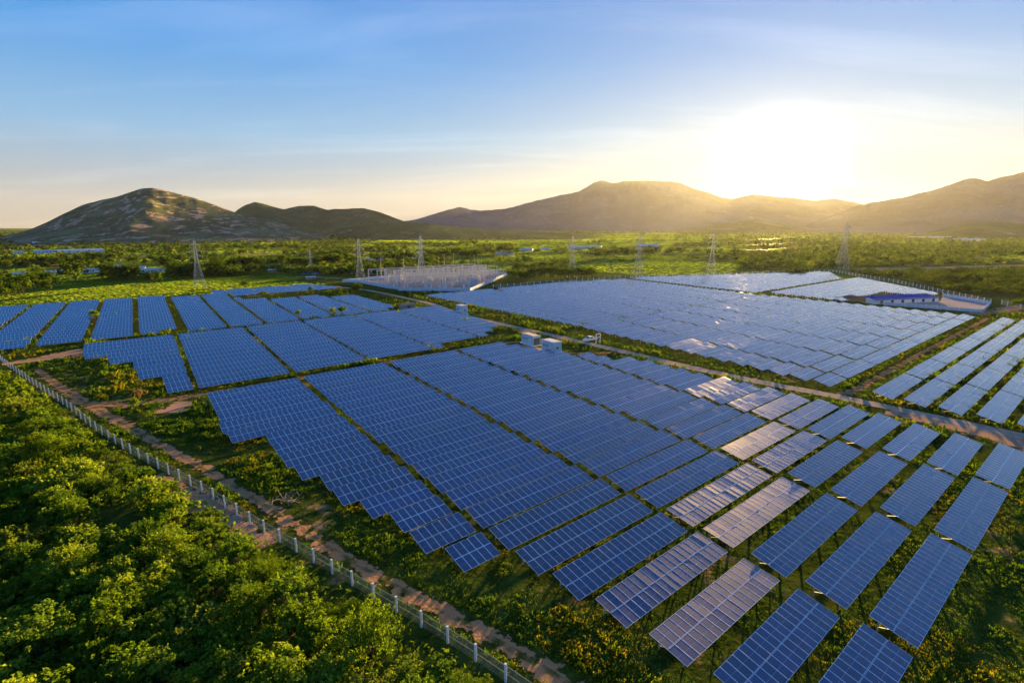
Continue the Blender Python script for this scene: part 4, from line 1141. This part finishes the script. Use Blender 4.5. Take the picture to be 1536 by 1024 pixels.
def gable(name, u, v, rot, L, W, h, rh, wall, roof, label, cat='building', win=4, z=0):
    e = empty(name, (*xy(u, v), z), rot); tag(e, label, cat)
    mb = MB(); mb.box((0,0,h/2), (L, W, h))
    for s in (-1, 1): mb.quads([[(s*L/2,-W/2,h),(s*L/2,W/2,h),(s*L/2,0,h+rh),(s*L/2,0,h+rh)]], 0)
    mb.build('wall', M[wall], e)
    mb = MB(); o_ = .5
    for s in (-1, 1):
        a = np.array([-L/2-o_, s*(W/2+o_), h-rh*o_/(W/2)+.06]); b = np.array([L/2+o_, s*(W/2+o_), h-rh*o_/(W/2)+.06]); c = np.array([L/2+o_,0,h+rh+.06]); d = np.array([-L/2-o_,0,h+rh+.06])
        mb.quads([[a,b,c,d] if s < 0 else [d,c,b,a]]); t_ = np.array([0,0,.10]); mb.quads([[a-t_,b-t_,b,a],[a-t_,a,d,d-t_],[b,b-t_,c-t_,c]])
    mb.build('roof', M[roof], e)
    if win:
        for s in (-1, 1):
            for k in range(win):
                m = MB(); m.box((-L/2+L*(k+.5)/win, s*(W/2+.02), h*.55), (min(1.4, L/win*.5), .06, h*.35)); m.build('window', M['dark'], e)
        m = MB(); m.box((L/2+.02, 0, min(1.1, h*.42)), (.06, 1.2, min(2.2, h*.84))); m.build('door', M['dark'], e)
    return e
gable('control_house', *guv(712,411), ROWROT+.2, 17, 7, 3.2, 1.0, 'bluewhite', 'blueroof', 'control house with bright blue roof at the far corner of the substation')
gable('control_house', 247, 338, ROWROT+.2, 20, 5, 2.6, .6, 'bluewhite', 'bluesteel', 'low pale blue house inside the far right corner of the substation')
# ------------------------------------------------------------------ inverter cabins
def cabin(px, py, L, W, h, rot, label, grille):
    e = empty('inverter_cabin', (*ground(px, py), 0), rot); tag(e, label, 'cabin')
    mb = MB(); mb.box((0,0,h/2+.25), (L, W, h)); mb.build('wall', M['bluesteel'], e)
    mb = MB(); mb.box((0,0,h+.32), (L+.25, W+.25, .14)); mb.box((0,0,h+.42), (L-.5, W-.5, .06)); mb.build('roof', M['pinkroof'] if grille else M['roofgrey'], e)
    mb = MB(); mb.box((0,0,.1), (L+.7, W+.7, .3)); mb.build('plinth', M['concrete'], e)
    for k in range(2):
        m = MB(); m.box((-L*.28+k*L*.24, -W/2-.03, h*.66), (.55,.06,.5)); m.build('vent', M['dark'], e)
    d = MB(); d.box((L*.22, -W/2-.03, 1.25), (1.0,.06,2.0)); d = d.build('door', M['white'], e); hd = MB(); hd.box((L*.22+.36, -W/2-.09, 1.2), (.08,.06,.25)); hd.build('handle', M['dark'], d)
    m = MB()
    if grille:
        m.box((L/2+.02,0,h*.52), (.05, W*.86, h*.8))
        for k in range(9): m.box((L/2+.07, -W*.4+k*W*.1, h*.52), (.06,.05,h*.8), 1)
        m.build('grille', [M['dark'], M['steel']], e)
    else:
        m.box((L/2+.03,0,h*.55), (.06,.6,.7)); m.build('vent', M['dark'], e)
    return e
cabin(796,516,6.6,2.9,2.9,ROWROT-math.pi/2-.1,'pale blue inverter cabin with dusty roof and barred dark end','g')
cabin(827,527,6.0,3.2,3.1,ROWROT-math.pi/2-.1,'white roofed pale blue inverter cabin nearest the gravel road',None)
cabin(693,471,4.6,3.2,3.6,ROWROT-math.pi/2,'small pale cabin at the right edge of the middle left panels',None)
# ------------------------------------------------------------------ pickup on the road verge and the white gate frame
def pickup(px, py, rot, label):
    e = empty('pickup_truck', (*ground(px, py), .06), rot); tag(e, label, 'pickup')
    prof = [(-2.6,.55),(-2.6,1.15),(-.75,1.15),(-.72,1.12),(-.55,1.75),(.65,1.78),(1.25,1.18),(2.45,1.02),(2.6,.85),(2.6,.5),(-2.6,.5)]
    import bmesh
    bm = bmesh.new(); w = .9
    A = [bm.verts.new((x, -w*(.86 if z > 1.4 else 1), z)) for x, z in prof]; B = [bm.verts.new((x, w*(.86 if z > 1.4 else 1), z)) for x, z in prof]
    bm.faces.new(A); bm.faces.new(list(reversed(B)))
    for i in range(len(prof)): j = (i+1) % len(prof); bm.faces.new((A[j], A[i], B[i], B[j]))
    bmesh.ops.recalc_face_normals(bm, faces=bm.faces[:]); bmesh.ops.bevel(bm, geom=bm.edges[:], offset=.05, segments=2, affect='EDGES', clamp_overlap=True)
    me = bpy.data.meshes.new('body'); bm.to_mesh(me); bm.free(); me.materials.append(M['white']); link('body', me, e)
    m = MB(); m.box((-1.65,0,1.14), (1.7,1.55,.05)); m.build('cargo_bed', M['dark'], e)
    for nm, q in (('windscreen', [(1.22,-.72,1.22),(1.22,.72,1.22),(.72,.68,1.72),(.72,-.68,1.72)]), ('rear_window', [(-.76,.7,1.2),(-.76,-.7,1.2),(-.6,-.66,1.68),(-.6,.66,1.68)])):
        m = MB(); m.quads([np.array(q)+np.array([.04 if nm[0] == 'w' else -.04,0,.02])]); m.build(nm, M['window'], e)
    for s in (-1, 1):
        m = MB(); m.quads([[(-.5,s*.905,1.2),(1.05,s*.905,1.2),(.6,s*.81,1.68),(-.42,s*.81,1.68)]]); m.build('side_window', M['window'], e)
        for x in (-1.6, 1.6):
            m = MB(); m.tube((x,s*.66,.36), (x,s*.92,.36), .36, .36, 16); k = np.arange(16)*2*math.pi/16
            m.build('wheel', M['tyre'], e)
            r_ = MB(); r_.box((x,s*.915,.36), (.34,.03,.34)); r_.build('rim', M['steel'], e)
        m = MB(); m.box((2.58,s*.65,.82), (.08,.35,.16)); m.build('headlight', M['porcelain'], e)
    return e
pickup(885,512,ROWROT+math.pi*.98,'white pickup parked on the verge of the gravel road')
e = empty('gate_frame', (*ground(897,515), 0), ROWROT); tag(e, 'white upright rectangular frame beside the parked pickup', 'frame')
m = MB(); m.box((-1.0,0,1.6), (.22,.22,3.2)); m.build('post', M['white'], e); m = MB(); m.box((1.0,0,1.6), (.22,.22,3.2)); m.build('post', M['white'], e)
m = MB(); m.box((0,0,3.2), (2.2,.24,.2)); m.box((0,0,2.1), (1.78,.16,.14)); m.build('crossbar', M['white'], e)
# ------------------------------------------------------------------ blue roofed shed and walled yard at the right
a = np.array(xy(302.5,86)); b = np.array(xy(338,69)); c = (a+b)/2; dv = b-a; ang = math.atan2(dv[1], dv[0]); Lb = np.linalg.norm(dv)
e = empty('storage_shed', (*c, 0), ang); tag(e, 'long low shed with deep blue roof beside the right panel field', 'building')
m = MB(); m.box((0,0,1.2), (Lb,6,2.4)); m.build('wall', M['concrete'], e)
m = MB(); m.box((0,.3,2.75), (Lb+1.2,7.6,.22), 0, np.array([[1,0,0],[0,math.cos(.16),-math.sin(.16)],[0,math.sin(.16),math.cos(.16)]])); m.build('roof', M['blueroof'], e)
for k in range(6): m = MB(); m.box((-Lb/2+Lb*(k+.5)/6,-3.03,1.05), (1.6,.06,1.6)); m.build('doorway', M['dark'], e)
YARD = [(311.5,62),(308,44.5),(345,47),(352,52),(366,70),(352,70)]
tag(link('gravel_yard', fan('gravel_yard', [(305,80),(309,44.5),(345,47.5),(352,52.5),(366,70.5),(340,66)], 'gravel_pad', .07)), kind='structure')
root = empty('yard_wall', (*xy(309,44.5), 0)); tag(root, 'white wall around the gravel yard at the right', 'wall'); o0 = np.array([*xy(309,44.5), 0])
cy_ = [(302,80),(309,44.5),(346,47.5),(366,70.5)]
for p, q in zip(cy_, cy_[1:]):
    A = np.array([*xy(*p), 1.0])-o0; B = np.array([*xy(*q), 1.0])-o0
    m = MB(); m.bar(A-np.array([0,0,.3]), B-np.array([0,0,.3]), .22, 1.4); m.bar(A+np.array([0,0,.45]), B+np.array([0,0,.45]), .3, .10, 1)
    n = max(1, int(np.linalg.norm(B-A)/4))
    for k in range(n+1): m.box(A+(B-A)*k/n+np.array([0,0,-.1]), (.36,.36,1.8), 1)
    m.build('wall_panel', [M['bluewhite'], M['white']], root)
# dark spoil heap at the end of the shed
x, y = xy(312, 97); n = 26; G = np.zeros((n, n, 3))
for i in range(n):
    for j in range(n):
        a_, b_ = i/(n-1)*2-1, j/(n-1)*2-1; r_ = max(0, 1-math.hypot(a_, b_))
        G[i, j] = (x+a_*12*1.2+b_*3, y+b_*6, -.05+2.6*r_**.8*(1+.5*noise.noise((a_*3, b_*3, 1))))
tag(link('earth_mound', grid_mesh('earth_mound', G, plain('dark_spoil', (.13,.10,.075), .95, 0, .3, .8))), 'dark brown earth heap at the left end of the blue roofed shed', 'mound')
# ------------------------------------------------------------------ houses and sheds of the plain
def at(px, py): return guv(px, py)
for (px, py), wp, roof, wall, lab in HOUSES:
    u, v = at(px, py); x, y = ground(px, py); az = math.atan2(x, y); L = wp/FPX*math.hypot(x, y); W = max(6, L*.42)
    big = L > 20; gable('house' if not big else 'shed', u, v, -az+random.uniform(-.2, .2), L, W, 2.8 if not big else 3.6, 1.2 if W < 10 else 1.8, wall, roof, lab, 'building', 3 if not big else 6)
# bare cut earth at the foot of the mountains
for pts_, w in (([(60,366),(110,364),(150,365),(190,362),(240,364)], 46), ([(120,361),(150,360)], 60), ([(205,362),(228,361)], 50), ([(270,368),(340,367),(430,362),(520,358)], 26)):
    sheet('bare_earth', [guv(*p) for p in pts_], w, 'patch', .35, seg=25, wob=.6)
# tarpaulins and site huts left of the substation
for px, py, L, lab in ((461,411,9,'bright blue tarpaulin spread on the building site left of the substation'),(477,411,10,'dark blue tarpaulin right of the brighter one on the building site')):
    x, y = ground(px, py); G = np.zeros((12, 8, 3))
    for i in range(12):
        for j in range(8): G[i, j] = (x+(i/11-.5)*L, y+(j/7-.5)*7, .1+1.7*math.sin(math.pi*i/11)*math.sin(math.pi*j/7)*(.7+.5*noise.noise((i*.5, j*.5, px))))
    tag(link('tarpaulin', grid_mesh('tarpaulin', G, M['tarp'])), lab, 'tarpaulin')
gable('site_hut', *guv(466,419), ROWROT, 6, 3, 1.9, .4, 'rust', 'roofgrey', 'low grey site hut between the tarpaulins and the back panels', 'hut', 2)
gable('site_hut', *guv(410,408), ROWROT-.6, 7, 3.5, 2.0, .5, 'rust', 'roofgrey', 'small pale hut on the far right edge of the meadow', 'hut', 2)
gable('site_hut', *guv(610,463), ROWROT, 6, 4, 2.2, .4, 'rust', 'rust', 'low brown hut at the corner of the far middle panels', 'hut', 1)
tag(sheet('bare_earth', [guv(440,415), guv(480,416), guv(510,418)], [7,9,6], 'patch', .09), kind='structure')

# ------------------------------------------------------------------ air
ZTOP = max((o.matrix_world @ Vector(c)).z for o in COL.objects if o.type == 'MESH' and o.get('kind') == 'structure' for c in o.bound_box)
HZ = 12400.0; zt = max(ZTOP, CAM_H)+12
mb = MB(); mb.box((0,0,(zt-2)/2), (2*HZ, 2*HZ, zt+2)); 
def haze_mat():
    t = NT('haze_air'); v = t.n('ShaderNodeVolumePrincipled')
    v.inputs['Color'].default_value = (.80, .90, 1.0, 1); v.inputs['Density'].default_value = HAZE_D; v.inputs['Anisotropy'].default_value = HAZE_G
    t.l(v.outputs[0], t.out.inputs['Volume']); return t.m
HAZE_D, HAZE_G = 1.1e-5, .54
hz = link('haze', bpy.data.meshes.new('haze')); me = mb.mesh('haze_box', haze_mat()); hz.data = me; tag(hz, kind='stuff')
tag(hz, 'thin warm morning haze over the whole plain', 'haze')
print('ZTOP', ZTOP)

# ------------------------------------------------------------------ sky, sun, camera
w = bpy.data.worlds.new('World'); sc.world = w; w.use_nodes = True
nt = w.node_tree; nt.nodes.clear()
def N(kind, **kw):
    nd = nt.nodes.new(kind)
    for k, v in kw.items(): setattr(nd, k, v)
    return nd
def Lk(a, b): nt.links.new(a, b)
def Mth(op, a, b=0.0, clamp=False):
    nd = N('ShaderNodeMath', operation=op, use_clamp=clamp)
    for s, v in zip(nd.inputs, (a, b)):
        if isinstance(v, bpy.types.NodeSocket): Lk(v, s)
        else: s.default_value = v
    return nd.outputs[0]
sky = N("ShaderNodeTexSky")
sky.sky_type = 'NISHITA'; sky.sun_disc = False; sky.sun_elevation = SUN_EL; sky.sun_rotation = SUN_AZ; sky.altitude = 50
sky.air_density, sky.dust_density, sky.ozone_density = 1.0, 1.2, 1.6
tc = N('ShaderNodeTexCoord'); dirn = tc.outputs['Generated']
dt = N('ShaderNodeVectorMath', operation='DOT_PRODUCT'); Lk(dirn, dt.inputs[0]); dt.inputs[1].default_value = SUN_DIR
ang = Mth('ARCCOSINE', Mth('MINIMUM', dt.outputs['Value'], .99999))
def lobe(width, amp, p=1.0): return Mth('MULTIPLY', Mth('EXPONENT', Mth('MULTIPLY', Mth('POWER', Mth('DIVIDE', ang, R(width)), p), -1.0)), amp)
def addc(a, b):
    m = N('ShaderNodeMix', data_type='RGBA', blend_type='ADD'); m.inputs[0].default_value = 1; Lk(a, m.inputs[6]); Lk(b, m.inputs[7]); return m.outputs[2]
def tint(v, col):
    m = N('ShaderNodeVectorMath', operation='SCALE'); m.inputs[0].default_value = col; Lk(v, m.inputs['Scale']); return m.outputs[0]
sx = N('ShaderNodeSeparateXYZ'); Lk(dirn, sx.inputs[0]); z = Mth('MAXIMUM', sx.outputs[2], 0.0)
# thin cirrus, stretched across the sky
pz = Mth('ADD', z, .12); cx = N('ShaderNodeCombineXYZ'); Lk(Mth('DIVIDE', sx.outputs[0], pz), cx.inputs[0]); Lk(Mth('DIVIDE', sx.outputs[1], pz), cx.inputs[1])
mp = N('ShaderNodeMapping'); mp.inputs['Scale'].default_value = (.35, 1.3, 1); mp.inputs['Rotation'].default_value = (0, 0, .35); Lk(cx.outputs[0], mp.inputs[0])
nz = N('ShaderNodeTexNoise'); nz.inputs['Scale'].default_value = 1.4; nz.inputs['Detail'].default_value = 7; nz.inputs['Roughness'].default_value = .58; nz.inputs['Distortion'].default_value = .5; Lk(mp.outputs[0], nz.inputs['Vector'])
cr = N('ShaderNodeMapRange', interpolation_type='SMOOTHSTEP'); Lk(nz.outputs['Fac'], cr.inputs[0]); cr.inputs[1].default_value = .46; cr.inputs[2].default_value = .74; cr.inputs[3].default_value = 0; cr.inputs[4].default_value = 1
ramp = N('ShaderNodeValToRGB'); re_ = ramp.color_ramp.elements
Lk(z, ramp.inputs[0])
STOPS = [(0, (.58,.49,.40)), (.05, (.48,.51,.53)), (.15, (.27,.52,.79)), (.27, (.085,.37,.83)), (.40, (.05,.28,.77)), (1, (.05,.16,.54))]
re_[0].position = 0; re_[0].color = (*STOPS[0][1], 1); re_[1].position = 1; re_[1].color = (*STOPS[-1][1], 1)
for q_, c_ in STOPS[1:-1]: x_ = re_.new(q_); x_.color = (*c_, 1)
nsc = N('ShaderNodeVectorMath', operation='SCALE'); Lk(sky.outputs[0], nsc.inputs[0]); nsc.inputs['Scale'].default_value = .004
total = addc(nsc.outputs[0], ramp.outputs[0])
cloud = tint(Mth('MULTIPLY', cr.outputs[0], Mth('ADD', lobe(30, .10), .09)), (1.0, .88, .74))
total = addc(total, cloud)
total = addc(total, tint(lobe(3.4, 4, 2.4), (1.0, .95, .85)))
total = addc(total, tint(lobe(4.6, .32), (1.0, .80, .50)))
total = addc(total, tint(lobe(11, .09), (1.0, .66, .30)))
az_ = Mth('ARCTAN2', sx.outputs[0], sx.outputs[1])
def sstep(v, lo, hi):
    m = N('ShaderNodeMapRange', interpolation_type='SMOOTHSTEP'); Lk(v, m.inputs[0]); m.inputs[1].default_value = lo; m.inputs[2].default_value = hi; return m.outputs[0]
top = Mth('ADD', Mth('SUBTRACT', .0665, Mth('MULTIPLY', Mth('ABSOLUTE', Mth('SUBTRACT', az_, R(30.6))), .19)), Mth('MULTIPLY', Mth('SUBTRACT', nz.outputs['Fac'], .5), .02))
bank = Mth('MULTIPLY', sstep(Mth('SUBTRACT', top, sx.outputs[2]), 0, .006), Mth('MULTIPLY', sstep(sx.outputs[2], .028, .046), .62))
bm = N('ShaderNodeMix', data_type='RGBA'); Lk(bank, bm.inputs[0]); Lk(total, bm.inputs[6]); bm.inputs[7].default_value = (1.0, .72, .46, 1); total = bm.outputs[2]
bg = N('ShaderNodeBackground'); Lk(total, bg.inputs[0]); bg.inputs[1].default_value = .15
wo = N('ShaderNodeOutputWorld'); Lk(bg.outputs[0], wo.inputs[0])

sun = bpy.data.lights.new('Sun', 'SUN'); sun.energy = 5.0; sun.angle = R(.53); sun.color = (1.0, .60, .18)
so = link('Sun', sun); so.rotation_euler = SUN_DIR.to_track_quat('Z', 'Y').to_euler()
cam = bpy.data.cameras.new('Camera'); cam.sensor_width = 36; cam.lens = FPX/1536*36; cam.clip_start = .5; cam.clip_end = 60000
co = link('Camera', cam); co.location = (0, 0, CAM_H); co.rotation_euler = (math.pi/2-PITCH, 0, 0); sc.camera = co
sc.view_settings.view_transform = 'Standard'; sc.view_settings.look = 'None'; sc.view_settings.gamma = 1; sc.view_settings.use_curve_mapping = False
sc.view_settings.exposure = 2.66
sc.cycles.volume_bounces = 1; sc.cycles.max_bounces = 8; sc.cycles.transparent_max_bounces = 24; sc.cycles.sample_clamp_indirect = 6
print('OBJECTS', len(COL.objects))
